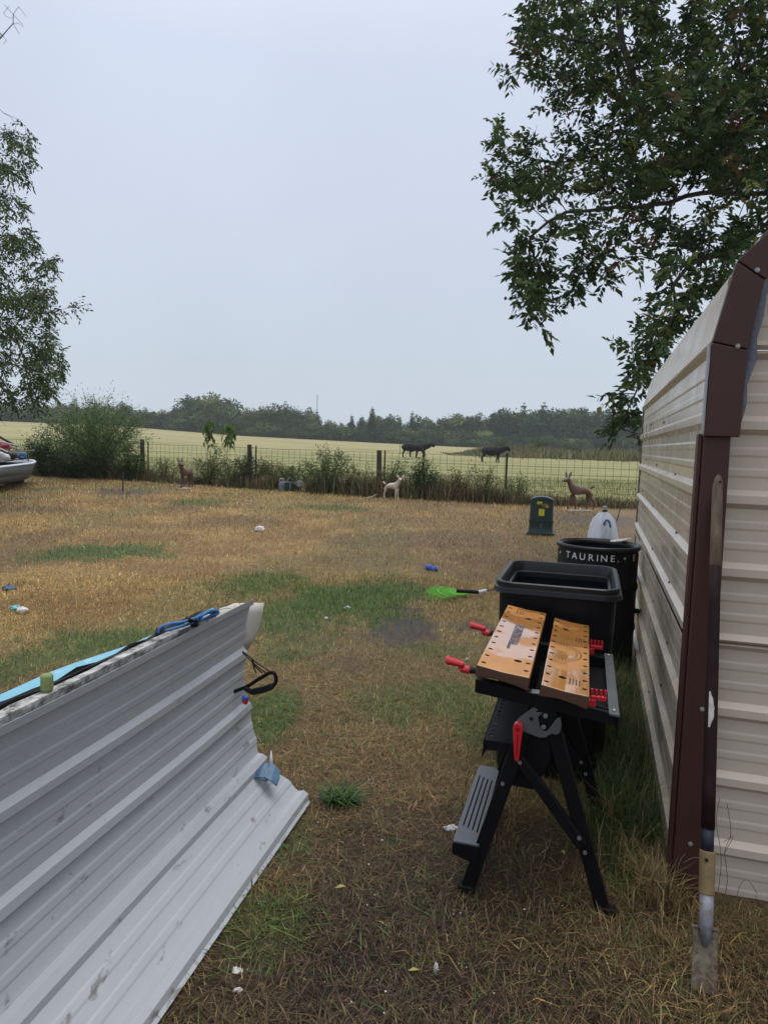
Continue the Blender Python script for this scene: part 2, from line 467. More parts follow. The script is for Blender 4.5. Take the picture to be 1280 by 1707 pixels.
#PART2
# ------------------------------------------------------------------ frames of the place
def dirs(az):
    a = R(az)
    return Vector((math.sin(a), math.cos(a), 0)), Vector((math.cos(a), -math.sin(a), 0))
Z = Vector((0, 0, 1))
SA, ST = dirs(16.5)                  # along the shed's side wall (away), along its front wall (right)
SP = Vector((1.07, 2.32, 0))
def shed(s, t, z): return SP + SA * s + ST * t + Z * z
FENCE = np.array([(-60, 40), (-16, 27.6), (-12.4, 25.9), (-8.25, 24.4), (-4.2, 22.2), (-0.19, 20.3), (3.2, 19.2), (7.9, 18.9), (13, 18.6), (60, 18)], float)
def fence_y(x): return np.interp(x, FENCE[:, 0], FENCE[:, 1])
def terr(x, y):
    x = np.asarray(x, float); y = np.asarray(y, float)
    r = np.hypot(x, y)
    th = np.where(y > 1, x / np.maximum(y, 1), 0)
    prof = np.interp(th, [-0.53, -0.37, -0.2, 0.1, 0.35], [4.2, 4.2, 2.5, 1.1, 0.9])
    return np.where(y > 1, prof, 0) * np.clip((r - 26) / 205, 0, 1.12) ** 1.3
def bumps(x, y):
    r = np.hypot(x, y)
    return (fbm(x * 2.2, y * 2.2, 5) - 0.5) * 0.035 * (1 - sstep(10, 25, r)) + (fbm(x * 9, y * 9, 9) - 0.5) * 0.018 * (1 - sstep(4, 9, r))
def zg(x, y): return float(terr(x, y) + bumps(x, y))

# patches of the yard: (px, py, rx, ry, strength) measured as spots in the photograph, turned into ellipses on the ground
def ell(px, py, rx, ry):
    c = gnd(px, py); a = gnd(px + rx, py); b = gnd(px - rx, py); n = gnd(px, py - ry); m_ = gnd(px, py + ry)
    return c[0], c[1], abs(a[0] - b[0]) / 2, abs(n[1] - m_[1]) / 2
GREEN = [(*ell(195, 921, 85, 15), 1.0), (*ell(70, 928, 50, 10), 0.4), (*ell(590, 1003, 120, 30), 1.0), (*ell(470, 1040, 95, 36), 0.75), (*ell(430, 975, 75, 22), 0.7),
         (*ell(660, 985, 60, 22), 0.7), (*ell(120, 1080, 90, 28), 0.7), (*ell(200, 1070, 70, 22), 0.8), (*ell(30, 1110, 60, 40), 0.7), (*ell(650, 1180, 60, 35), 0.4), (*ell(760, 1170, 50, 35), 0.5),
         (*ell(455, 1185, 40, 35), 0.7), (*ell(710, 1085, 60, 18), 0.4), (*ell(480, 1395, 40, 50), 0.4), (*ell(440, 1540, 90, 60), 0.35), (*ell(560, 848, 70, 6), 0.6), (*ell(330, 838, 50, 5), 0.4),
         (*ell(500, 1075, 60, 18), 0.4), (*ell(800, 1230, 40, 40), 0.4), (*ell(960, 880, 120, 12), 0.1), (*ell(1075, 1300, 40, 90), 0.8), (*ell(1050, 1400, 60, 60), 0.7)]
MUD_AND_SHADE = [(*ell(672, 1040, 72, 26), 1.0), (*ell(790, 1048, 55, 14), 0.8), (*ell(210, 820, 72, 6), 0.9), (*ell(70, 815, 30, 4), 0.8), (*ell(660, 1420, 200, 60), 0.45), (*ell(590, 1110, 60, 20), 0.4), (*ell(860, 1440, 150, 90), 0.6),  # mud patches; the one under the workbench also paints its contact shade
       (*ell(1010, 868, 80, 12), 0.6), (*ell(480, 1640, 300, 90), 0.6), (*ell(640, 838, 60, 4), 0.3), (*ell(930, 1650, 200, 60), 0.5)]
def patch(lst, x, y, seed, hard=0.35):
    wob = (fbm(x * 1.7, y * 1.7, seed) - 0.5) * 1.3 + (fbm(x * 6, y * 6, seed + 3) - 0.5) * 1.2 + 0.08
    r = np.zeros_like(np.asarray(x, float))
    for cx, cy, rx, ry, k in lst:
        d = np.sqrt(((x - cx) / rx) ** 2 + ((y - cy) / ry) ** 2) + wob
        r = np.maximum(r, k * (1 - sstep(1 - hard, 1 + hard, d)))
    return r
def lerp(a, b, t): return a + (b - a) * np.asarray(t)[..., None]
C_STRAW, C_TAN, C_BROWN, C_OLIVE, C_SOIL_SHADE, C_MUD_SHADE, C_GREEN = [np.array(c) for c in ((0.40, 0.262, 0.090), (0.305, 0.182, 0.062), (0.165, 0.108, 0.050), (0.195, 0.17, 0.055), (0.048, 0.033, 0.023), (0.052, 0.035, 0.026), (0.070, 0.140, 0.028))]
def yard(x, y):
    r = np.hypot(x, y)
    n1, n2, n3 = fbm(x * 0.45, y * 0.45, 21), fbm(x * 1.6, y * 1.6, 31), fbm(x * 0.8, y * 0.3, 41)
    c = lerp(C_TAN + 0 * np.asarray(x)[..., None], C_STRAW, sstep(0.4, 0.65, n2))
    c = lerp(c, C_BROWN, sstep(0.5, 0.75, n1) * 0.7)
    c = lerp(c, C_OLIVE, sstep(0.48, 0.7, n3) * 0.6)
    c = lerp(c, C_OLIVE, (1 - sstep(5.0, 8.0, r)) * sstep(2.6, 3.6, r) * 0.25)
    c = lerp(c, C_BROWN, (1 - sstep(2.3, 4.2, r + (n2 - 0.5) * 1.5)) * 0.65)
    c = lerp(c, C_SOIL_SHADE * 0.9, (1 - sstep(1.6, 2.9, r + (n2 - 0.5) * 2.2)) * 0.9)  # bare wet soil near the camera, with house shade put into its colour
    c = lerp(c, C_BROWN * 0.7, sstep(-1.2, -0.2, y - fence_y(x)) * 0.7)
    c = lerp(c, C_BROWN * 1.25, sstep(-2.0, 2.2, x - (n2 - 0.5) * 4) * sstep(6.5, 10, r) * 0.55)
    gm = patch(GREEN, x, y, 51)
    mm = patch(MUD_AND_SHADE, x, y, 61, 0.25)
    c = lerp(c, C_GREEN, gm * 0.75)
    c = lerp(c, C_MUD_SHADE, mm * 0.85)
    return c, gm, mm
FIELD_A, FIELD_B, FIELD_C = np.array((0.245, 0.24, 0.095)), np.array((0.315, 0.27, 0.128)), np.array((0.15, 0.155, 0.05))
def field(x, y):
    r = np.hypot(x, y)
    c = lerp(FIELD_A + 0 * np.asarray(x)[..., None], FIELD_B, sstep(40, 130, r))
    c = lerp(c, FIELD_C, sstep(0.5, 0.72, fbm(x * 0.08, y * 0.3, 71)) * 0.55)
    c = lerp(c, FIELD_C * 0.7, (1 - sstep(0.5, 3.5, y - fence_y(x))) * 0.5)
    st = sstep(0.62, 0.72, vnoise(x * 0.03, y * 0.45, None, 77)) * (1 - sstep(60, 90, r)) * sstep(22, 30, r)
    return lerp(c, FIELD_C * 0.8, st * 0.5)

# ------------------------------------------------------------------ the ground: one sheet round the camera, cut at the fence into yard and hay field
def ground():
    th = np.concatenate([np.arange(-48, 48, 0.4), np.arange(48, 312, 6.0)]) * math.pi / 180
    rr = [0.25]
    while rr[-1] < 560: rr.append(rr[-1] * 1.021 + 0.004)
    rr = np.array(rr)
    nT, nR = len(th), len(rr)
    X = np.sin(th)[None, :] * rr[:, None]; Y = np.cos(th)[None, :] * rr[:, None]
    X = np.concatenate([[0.0], X.ravel()]); Y = np.concatenate([[0.0], Y.ravel()])
    Zv = terr(X, Y) + bumps(X, Y)
    V = np.stack([X, Y, Zv], 1)
    i, j = np.meshgrid(np.arange(nR - 1), np.arange(nT), indexing='ij')
    j2 = (j + 1) % nT
    Q = np.stack([1 + i * nT + j, 1 + i * nT + j2, 1 + (i + 1) * nT + j2, 1 + (i + 1) * nT + j], -1).reshape(-1, 4)[:, ::-1]
    T = np.stack([np.zeros(nT, int), 1 + (np.arange(nT) + 1) % nT, 1 + np.arange(nT)], 1)[:, ::-1]
    cen = V[Q].mean(1)
    isf = cen[:, 1] > fence_y(cen[:, 0]) + 0.15
    def mk(name, Qs, Ts, colf, m):
        idx = np.unique(np.concatenate([Qs.ravel(), Ts.ravel()]))
        mp = np.full(len(V), -1); mp[idx] = np.arange(len(idx))
        F = [mp[Qs]] + ([mp[Ts]] if len(Ts) else [])
        v = V[idx]
        o = mesh_arrays(name, v, F, m, col=colf(v[:, 0], v[:, 1]))
        o.data.polygons.foreach_set('use_smooth', [True] * len(o.data.polygons))
        return o
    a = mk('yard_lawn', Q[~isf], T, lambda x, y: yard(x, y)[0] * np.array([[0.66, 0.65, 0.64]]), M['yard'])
    tag(a, 'worn brown and green lawn with bare wet patches', 'lawn', kind='structure')
    co = np.empty(len(a.data.vertices) * 3, np.float32); a.data.vertices.foreach_get('co', co); co = co.reshape(-1, 3)
    wa = a.data.attributes.new('Wet', 'FLOAT', 'POINT'); wv = np.maximum(yard(co[:, 0], co[:, 1])[2], 0.5 * (1 - sstep(1.5, 3.2, np.hypot(co[:, 0], co[:, 1]))))
    wa.data.foreach_set('value', wv.astype(np.float32))
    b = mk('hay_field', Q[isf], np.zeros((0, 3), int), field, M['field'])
    tag(b, 'pale mown hay field beyond the wire fence', 'field', kind='structure')
def ground_mat(name, fine, coarse, amt, bumpd, wet):
    m = bpy.data.materials.new(name); m.use_nodes = True
    t = m.node_tree; p = t.nodes['Principled BSDF']
    a = t.nodes.new('ShaderNodeAttribute'); a.attribute_name = 'Col'
    tcn = t.nodes.new('ShaderNodeTexCoord')
    n1 = N(t, 'ShaderNodeTexNoise', Scale=fine, Detail=6.0, Roughness=0.7); n2 = N(t, 'ShaderNodeTexNoise', Scale=coarse, Detail=8.0, Roughness=0.75)
    for n in (n1, n2): t.links.new(tcn.outputs['Object'], n.inputs['Vector'])
    s = t.nodes.new('ShaderNodeMath'); s.operation = 'ADD'
    t.links.new(n1.outputs[0], s.inputs[0]); t.links.new(n2.outputs[0], s.inputs[1])
    k = t.nodes.new('ShaderNodeMapRange'); k.inputs[1].default_value, k.inputs[2].default_value = 0.7, 1.3
    k.inputs[3].default_value, k.inputs[4].default_value = 1 - amt, 1 + amt
    t.links.new(s.outputs[0], k.inputs[0])
    mu = t.nodes.new('ShaderNodeVectorMath'); mu.operation = 'SCALE'
    t.links.new(a.outputs['Color'], mu.inputs[0]); t.links.new(k.outputs[0], mu.inputs['Scale'])
    t.links.new(mu.outputs[0], p.inputs['Base Color'])
    p.inputs['Roughness'].default_value = wet
    if name == 'wet_lawn_soil':
        wn = t.nodes.new('ShaderNodeAttribute'); wn.attribute_name = 'Wet'
        kr = t.nodes.new('ShaderNodeMapRange'); kr.inputs[3].default_value, kr.inputs[4].default_value = wet, 0.46
        t.links.new(wn.outputs['Fac'], kr.inputs[0]); t.links.new(kr.outputs[0], p.inputs['Roughness'])
    p.inputs['Specular IOR Level'].default_value = 0.3
    b = t.nodes.new('ShaderNodeBump'); b.inputs['Strength'].default_value = 0.9; b.inputs['Distance'].default_value = bumpd
    t.links.new(s.outputs[0], b.inputs['Height']); t.links.new(b.outputs[0], p.inputs['Normal'])
    return m
M['yard'] = ground_mat('wet_lawn_soil', 60.0, 9.0, 0.75, 0.025, 0.62)
M['field'] = ground_mat('hay_stubble', 4.0, 0.5, 0.25, 0.05, 0.9)
ground()

# ------------------------------------------------------------------ metal shed
PITCHR = 0.24                         # distance between the big ribs of the siding
def rib_profile(n, first=0.0, h=0.021, start=0.0, end=None):
    """list of (run, out) along the sheet: big trapezoid ribs each PITCHR and two low ribs between"""
    pts = []
    for i in range(n + 1):
        c = first + i * PITCHR
        pts += [(c - 0.031, 0), (c - 0.013, h), (c + 0.013, h), (c + 0.031, 0)]
        if i < n:
            for q in (0.36, 0.64):
                m_ = c + q * PITCHR
                pts += [(m_ - 0.017, 0), (m_ - 0.009, 0.0024), (m_ + 0.009, 0.0024), (m_ + 0.017, 0)]
    return pts
shed_o = thing('metal_shed', 'beige ribbed metal shed with brown corner post and rounded roof edge at the right', 'shed', SP)
L_S = 3.68
# side wall: two siding sheets, one above the other, then the bent eave sheet
def side_sheet(z0, n, top, name='siding_panel', label=None):
    prof = [p for p in rib_profile(n, z0 + 0.02) if z0 <= p[0] <= top]
    prof = [(z0 - 0.003, 0)] + prof + ([(top, 0)] if prof[-1][0] < top - 0.003 else [])
    mb = MB()
    rows = [[shed(s, -0.028 - o_, z) for (z, o_) in prof] for s in np.linspace(-0.004, L_S, 12)]
    mb.grid(rows)
    return mb.build(name, M['siding'], shed_o, label, solid=0.0015)
side_sheet(0.11, 3, 0.866, label='lower stained siding sheet of the side wall')
side_sheet(0.87, 4, 1.845, label='upper siding sheet of the side wall')
mb = MB(); mb.grid([[shed(s, -0.026 - o_, z) for (z, o_) in [(-0.05, 0), (0.02, 0), (0.035, 0.019), (0.06, 0.019), (0.085, 0.004), (0.106, 0.004)]] for s in np.linspace(0, L_S, 8)])
mb.build('base_strip', M['siding'], shed_o, solid=0.0015)
# the eave: steep bend, then the roof slope to the ridge
EAVE = [(-0.034, 1.845), (-0.046, 1.85), (-0.032, 1.875), (0.0, 2.03), (0.018, 2.085), (0.05, 2.12)]
mb = MB(); mb.grid([[shed(s, t_, z) for (t_, z) in EAVE] for s in np.linspace(-0.012, L_S + 0.02, 8)])
mb.build('eave_panel', M['siding'], shed_o, solid=0.0015, label='bent white glinting eave sheet')
def roof_pt(q):  # q metres up the slope from the bend
    return (0.05 + q * math.cos(R(42)), 2.122 + q * math.sin(R(42))) if q < 0.25 else (0.05 + 0.25 * math.cos(R(42)) + (q - 0.25) * math.cos(R(19)), 2.122 + 0.25 * math.sin(R(42)) + (q - 0.25) * math.sin(R(19)))
for a0, a1, nm in ((0.0, 0.9, 'roof_panel'), (0.9, 1.75, 'roof_panel')):
    mb = MB()
    prof = [(a0, 0)] + [(q + a0, o_) for q, o_ in rib_profile(3, 0.06) if 0.0 < q < a1 - a0 - 0.003] + [(a1 - 0.002, 0)]
    mb.grid([[shed(s, roof_pt(q)[0] - o_ * 0.4, roof_pt(q)[1] + o_ * 0.9) for q, o_ in prof] for s in np.linspace(-0.012, L_S + 0.02, 6)])
    mb.build(nm, M['siding'], shed_o, solid=0.0015)
RIDGE_T, RIDGE_Z = roof_pt(1.75)
mb = MB(); prof = [(RIDGE_T, RIDGE_Z), (RIDGE_T + 1.7, RIDGE_Z - 0.62), (RIDGE_T + 1.75, 1.85)]
mb.grid([[shed(s, t_, z) for t_, z in prof] for s in (-0.012, L_S + 0.02)]); mb.build('roof_panel', M['siding'], shed_o, solid=0.0015)
# front wall sheets, left edge cut to follow the trim
def front_sheet(z0, n, top, t0, t1, label=None, slope=None):
    prof = [p for p in rib_profile(n, z0 + 0.0) if z0 <= p[0] <= top]
    if prof[0][0] > z0: prof = [(z0, 0)] + prof
    if prof[-1][0] < top: prof.append((top, 0))
    mb = MB()
    mb.grid([[shed(0.035 - o_, t0 + (t1 - t0) * q if not slope else max(t0, slope(z)) * (1 - q) + t1 * q, z) for (z, o_) in prof] for q in np.linspace(0, 1, 8)])
    return mb.build('front_panel', M['siding_front'], shed_o, label, solid=0.0015)
W_F = 3.2
front_sheet(-0.08, 4, 0.87, 0.0, W_F, 'lower front siding sheet behind the spade')
front_sheet(0.872, 4, 1.83, 0.0, W_F, 'middle front siding sheet beside the brown post')
front_sheet(1.832, 2, 2.3, 0.0, W_F, 'upper front siding sheet under the roof trim', slope=lambda z: 0.0 if z < 2.06 else 0.02 + (z - 2.06) * 1.15)
mb = MB(); mb.prism([(0.3, 2.302), (W_F - 0.2, 2.302), (RIDGE_T, RIDGE_Z - 0.01)], shed(0.034, 0, 0), ST, Z, SA, 0.004); mb.build('gable_panel', M['siding_front'], shed_o)
mb = MB(); mb.box(shed(L_S - 0.02, W_F / 2, 1.0), (W_F - 0.1, 0.01, 2.0), (ST, SA, Z)); mb.build('back_panel', M['siding'], shed_o)
mb = MB(); mb.box(shed(L_S / 2, W_F, 0.95), (L_S, 0.01, 1.9), (SA, ST, Z)); mb.build('siding_panel', M['siding'], shed_o)
# far corner post, dark, with the rib ends sticking past it
mb = MB(); mb.box(shed(L_S + 0.012, -0.018, 0.92), (0.04, 0.05, 1.86), (ST, SA, Z)); mb.build('corner_post', M['darkpost'], shed_o, 'thin dark post at the far corner', bevel=0.004)
# brown corner post: channel with a narrow return towards the side wall
mb = MB()
mb.hexa([shed(-0.055, -0.050, -0.06), shed(-0.055, 0.045, -0.06), shed(0.02, 0.045, -0.06), shed(0.02, -0.050, -0.06), shed(-0.055, -0.050, 1.556), shed(-0.055, 0.030, 1.556), shed(0.02, 0.030, 1.556), shed(0.02, -0.050, 1.556)])
mb.build('corner_post', M['brown'], shed_o, 'brown painted metal corner post', bevel=0.006)
mb = MB(); mb.box(shed(-0.015, -0.0575, 0.77), (0.012, 0.058, 1.58), (ST, SA, Z)); mb.build('post_lip', M['brown'], shed_o, bevel=0.002)
# trim boxes up the rounded corner
def trim(poly, label=None):
    mb = MB(); mb.prism(poly, shed(-0.075, 0, 0), ST, Z, SA, 0.035)
    return mb.build('roof_trim', M['brown'], shed_o, label, bevel=0.003)
trim([(-0.050, 1.552), (0.052, 1.552), (0.056, 1.818), (-0.046, 1.842)], 'lower upright brown trim piece')
trim([(-0.046, 1.845), (0.056, 1.821), (0.087, 2.027), (0.006, 2.086)], 'leaning brown trim piece at the bend')
trim([(0.008, 2.089), (0.089, 2.030), (0.30, 2.24), (0.225, 2.31)], 'upper sloping brown trim piece')
trim([(0.227, 2.312), (0.302, 2.242), (RIDGE_T, RIDGE_Z - 0.06), (RIDGE_T, RIDGE_Z + 0.02)])
mb = MB(); mb.box(shed(-0.05, -0.053, 1.70), (0.004, 0.04, 0.28), (ST, SA, Z)); mb.build('trim_lip', M['lightgrey'], shed_o, label='thin pale edge of the lower trim piece')
# foam strip squeezed out behind the trim
mb = MB()
pts = [(0.05, 1.60), (0.062, 1.66), (0.058, 1.72), (0.070, 1.80), (0.066, 1.86), (0.082, 1.93), (0.092, 1.99), (0.105, 2.03)]
mb.tube([shed(-0.022, t_ + 0.006 * math.sin(i * 5), z) for i, (t_, z) in enumerate(pts)], [0.012, 0.018, 0.016, 0.02, 0.017, 0.022, 0.019, 0.012], 8)
mb.build('foam_strip', M['caulk'], shed_o, smooth=True)
# bolts on the trim, screws on the side wall
def screw(p, nrm, r, name, m):
    d, s, u = orth(nrm)
    mb = MB()
    mb.tube([p, p + d * r * 0.3], r * 1.35, 10); mb.tube([p + d * r * 0.3, p + d * r * 1.0], r * 0.8, 6)
    return mb.build(name, m, shed_o)
for t_, z in ((0.064, 1.812 + 0.245), (0.026, 1.83), (0.005, 0.665), (0.0, 0.2)):
    screw(shed(-0.076 if z > 1.5 else -0.056, t_, z), -SA, 0.0055, 'bolt', M['lightgrey'])
for s_, z in ((0.75, 1.62), (1.7, 1.66), (2.7, 1.68), (0.9, 1.40), (2.0, 1.42), (3.0, 1.44), (0.7, 1.16), (2.1, 1.17), (0.85, 0.92), (1.9, 0.93), (0.75, 0.67), (1.6, 0.68), (0.9, 0.43), (1.5, 0.2), (3.2, 1.2)):
    screw(shed(s_, -0.030, z), -ST, 0.006, 'screw', M['darkpost'])

# ------------------------------------------------------------------ leaves, blades, shrubs (numpy)
def blades(P, head, lean, curl, L, W, col, tipcol=None):
    n = len(P)
    h = np.stack([np.cos(head), np.sin(head), np.zeros(n)], 1)
    sd = np.stack([-np.sin(head), np.cos(head), np.zeros(n)], 1)
    zz = np.array([[0, 0, 1.0]])
    a1 = lean + curl
    mid = P + (L * 0.5)[:, None] * (h * np.sin(lean)[:, None] + zz * np.cos(lean)[:, None])
    tip = mid + (L * 0.5)[:, None] * (h * np.sin(a1)[:, None] + zz * np.cos(a1)[:, None])
    lo = P[:, 2] + 0.003
    mid[:, 2] = np.maximum(mid[:, 2], lo); tip[:, 2] = np.maximum(tip[:, 2], lo)
    w_ = (W / 2)[:, None]
    V = np.stack([P - sd * w_, P + sd * w_, mid - sd * w_ * 0.8, mid + sd * w_ * 0.8, tip], 1).reshape(-1, 3)
    b = (np.arange(n) * 5)[:, None]
    Q = b + np.array([[0, 1, 3, 2]]); T = b + np.array([[2, 3, 4]])
    C = np.repeat(col, 5, 0)
    return V, Q, T, C
def join(parts):
    off = 0; VV, QQ, TT, CC = [], [], [], []
    for V, Q, T, C in parts:
        VV.append(V); QQ.append(Q + off); TT.append(T + off); CC.append(C); off += len(V)
    return np.concatenate(VV), [np.concatenate(QQ), np.concatenate(TT)], np.concatenate(CC)
def leaves(P, D, L, W, col, nrm=None, droop=0.0):
    """folded diamond leaves: base P, direction D (n,3), two triangles each"""
    n = len(P)
    D = D / np.maximum(np.linalg.norm(D, axis=1, keepdims=True), 1e-6)
    if nrm is None: nrm = rng.normal(size=(n, 3)) + np.array([0, 0, 0.8])
    S = np.cross(D, nrm); S /= np.maximum(np.linalg.norm(S, axis=1, keepdims=True), 1e-6)
    U = np.cross(S, D)
    L_, W_ = L[:, None], W[:, None]
    m_ = P + D * L_ * 0.42
    V = np.stack([P, m_ - S * W_ * 0.5 + U * W_ * 0.12, P + D * L_ - np.array([[0, 0, 1.0]]) * L_ * droop, m_ + S * W_ * 0.5 + U * W_ * 0.12], 1).reshape(-1, 3)
    b = (np.arange(n) * 4)[:, None]
    T = np.concatenate([b + np.array([[0, 1, 2]]), b + np.array([[0, 2, 3]])])
    return V, T, np.repeat(col, 4, 0)
def jitcol(base, n, j=0.25, pal=None, pw=None):
    if pal is not None:
        c = np.array(pal)[rng.choice(len(pal), n, p=pw)]
    else:
        c = np.repeat(np.array(base)[None], n, 0) if np.ndim(base) == 1 else np.array(base)
    return c * np.exp(rng.normal(0, j, (n, 1))) * np.exp(rng.normal(0, j * 0.25, (n, 3)))
#PART3
# ------------------------------------------------------------------ wire fence
fo = thing('wire_fence', 'rusty welded wire fence with dark posts between lawn and hay field', 'fence', (0, 20.4, 0))
NPTS = FENCE[1:-1]
def fpt(p, z=0.0): return Vector((p[0], p[1], z))
for i in range(len(NPTS) - 1):
    a, b = fpt(NPTS[i]), fpt(NPTS[i + 1])
    n = max(2, int(round((b - a).length / 0.203)))
    mb = MB()
    sag = [0.006 * math.sin(k * 1.7 + i) for k in range(n + 1)]
    for k in range(n + 1):
        p = a.lerp(b, k / n)
        mb.tube([p + Z * 0.06, p + Z * (1.24 + sag[k])], 0.0042, 4, False)
    for z in (0.09, 0.21, 0.34, 0.48, 0.63, 0.80, 1.0, 1.235):
        mb.tube([a.lerp(b, k / 6) + Z * (z + 0.008 * math.sin(k * 2.1 + z * 9 + i)) for k in range(7)], 0.0042, 4, False)
    mb.build('wire_panel', M['wire'], fo)
for (px, py, top, r, m, lab) in ((237, 800, 1.38, 0.075, 'post_wood', 'wooden post at the right edge of the big bush'), (415, 812, 1.34, 0.075, 'post_wood', 'wooden post left of the grey metal box'), (630, 826, 1.30, 0.078, 'post_wood', 'wooden post right behind the cream fawn')):
    x = (px - 640) / FPX * 22
    # find the place on the fence line seen along that direction
    t_ = min(np.linspace(16, 30, 600), key=lambda q: abs(q - fence_y((px - IW / 2) / FPX * q * 1.0)))
    X = (px - IW / 2) / FPX * t_ + 0.0
    mb = MB(); mb.tube([(X + 0.02, t_ - 0.06, -0.1), (X, t_ - 0.06, 0.6), (X - 0.015, t_ - 0.06, top)], [r * 1.05, r, r * 0.92], 10)
    mb.build('wooden_post', M[m], fo, lab, smooth=False)
    mb = MB(); q = X + (0.19 if px != 630 else 0.15)
    mb.box((q, t_ - 0.07, 0.62), (0.045, 0.006, 1.38)); mb.box((q, t_ - 0.085, 0.62), (0.006, 0.03, 1.38))
    mb.build('metal_post', M['post_rust' if px == 630 else 'post_green'], fo, 'rust red steel post beside the wooden post' if px == 630 else None)
for px in (841,):
    t_ = min(np.linspace(16, 30, 600), key=lambda q: abs(q - fence_y((px - IW / 2) / FPX * q)))
    X = (px - IW / 2) / FPX * t_
    mb = MB(); mb.box((X, t_ - 0.05, 0.62), (0.055, 0.008, 1.42)); mb.box((X, t_ - 0.066, 0.62), (0.008, 0.035, 1.42))
    mb.build('metal_post', M['post_green'], fo, 'dark steel post below the right cow')

# ------------------------------------------------------------------ shrubs and weeds
DARKG, MIDG, PALEG, OLIVG = (0.040, 0.070, 0.024), (0.080, 0.125, 0.040), (0.15, 0.19, 0.072), (0.12, 0.13, 0.05)
DRY, DRYB = (0.155, 0.105, 0.058), (0.075, 0.052, 0.034)
def shrub(name, label, cat, x, y, rx, h, nst, nlf, lsize, pal, pw=None, lw=0.4, arch=0.5, group=None, stem_m='stick', base0=0.12, droop=0.4, ry=None, stemr=0.008, skirt=False):
    z0 = zg(x, y)
    o = thing(name, label, cat, (x, y, z0), group)
    ry = rx if ry is None else ry
    mb = MB(); P, D = [], []
    per = max(3, nlf // nst)
    for k in range(nst):
        a = random.uniform(0, 2 * math.pi); q = math.sqrt(random.random())
        bx, by = math.cos(a) * rx * 0.25 * q, math.sin(a) * ry * 0.25 * q
        hh = h * random.uniform(0.55, 1.0) * (1 - 0.35 * q * q)
        ex, ey = math.cos(a) * rx * q, math.sin(a) * ry * q
        pts = []
        for t in np.linspace(0, 1, 7):
            pts.append(Vector((x + bx + (ex - bx) * t ** 1.4 + random.gauss(0, 0.012) * h, y + by + (ey - by) * t ** 1.4 + random.gauss(0, 0.012) * h, z0 - 0.03 + hh * (t * (1 + arch) - arch * t * t))))
        mb.tube(pts, [stemr * (1.2 - 0.9 * t) for t in np.linspace(0, 1, 7)], 4, False)
        tt = base0 + (1 - base0) * rng.random(per) ** 0.8
        seg = np.minimum((tt * 6).astype(int), 5); fr = tt * 6 - seg
        A = np.array([tuple(p) for p in pts])
        pp = A[seg] * (1 - fr)[:, None] + A[seg + 1] * fr[:, None]
        dd = (A[seg + 1] - A[seg]); dd /= np.linalg.norm(dd, axis=1, keepdims=True)
        spread = rng.normal(size=(per, 3)); spread /= np.linalg.norm(spread, axis=1, keepdims=True)
        off = np.abs(rng.normal(0, 0.05 * (rx + h), (per, 1)))
        P.append(pp + spread * off); D.append(dd * 0.5 + spread * 0.9 - np.array([[0, 0, droop]]))
    P = np.concatenate(P); D = np.concatenate(D)
    P[:, 2] = np.maximum(P[:, 2], z0 + 0.02)
    n = len(P)
    c = jitcol(None, n, 0.25, pal, pw)
    V, T, C = leaves(P, D, lsize * rng.uniform(0.6, 1.4, n), lsize * lw * rng.uniform(0.7, 1.3, n), c)
    mb.build('stems', M[stem_m], o)
    mesh_arrays('foliage', V, [T], M['leaf'], o, C)
    return o
def on_fence(px, off):
    t_ = min(np.linspace(14, 32, 700), key=lambda q: abs(q + off * -1 - fence_y((px - IW / 2) / FPX * q)))
    return (px - IW / 2) / FPX * t_, t_
x, y = on_fence(140, -0.5)
shrub('willowy_bush', 'large feathery green bush smothering the fence beside the boat', 'bush', x + 0.25, y, 2.1, 3.15, 80, 24000, 0.095, [(0.06, 0.105, 0.036), (0.10, 0.16, 0.052), (0.16, 0.21, 0.08)], (0.4, 0.45, 0.15), 0.26, 0.55, stemr=0.014, base0=0.05)
x, y = on_fence(75, -0.6)
shrub('dark_bush', 'dense dark bush low at the fence behind the boat bow', 'bush', x, y, 0.85, 1.7, 40, 6000, 0.085, [DARKG, (0.018, 0.03, 0.012), MIDG], (0.5, 0.35, 0.15), 0.4, 0.5, stemr=0.012, base0=0.02)
x, y = on_fence(28, -0.1)
shrub('pale_bush', 'loose pale leaved bush between boat and big bush', 'bush', x + 0.35, y, 0.75, 1.5, 24, 1700, 0.09, [PALEG, MIDG], (0.7, 0.3), 0.45, 0.3)
x, y = on_fence(215, -0.5)
shrub('round_shrub', 'green shrub in front of the first wooden fence post', 'bush', x, y, 0.62, 1.35, 26, 4200, 0.075, [MIDG, DARKG, PALEG], (0.5, 0.35, 0.15), 0.35, 0.4, base0=0.05)
x, y = on_fence(128, -0.7)
shrub('shade_bush', 'dark tangled lower growth under the big feathery bush', 'bush', x, y, 1.2, 1.25, 40, 5200, 0.085, [DARKG, (0.02, 0.03, 0.014), DRYB], (0.5, 0.3, 0.2), 0.4, 0.4, base0=0.02)
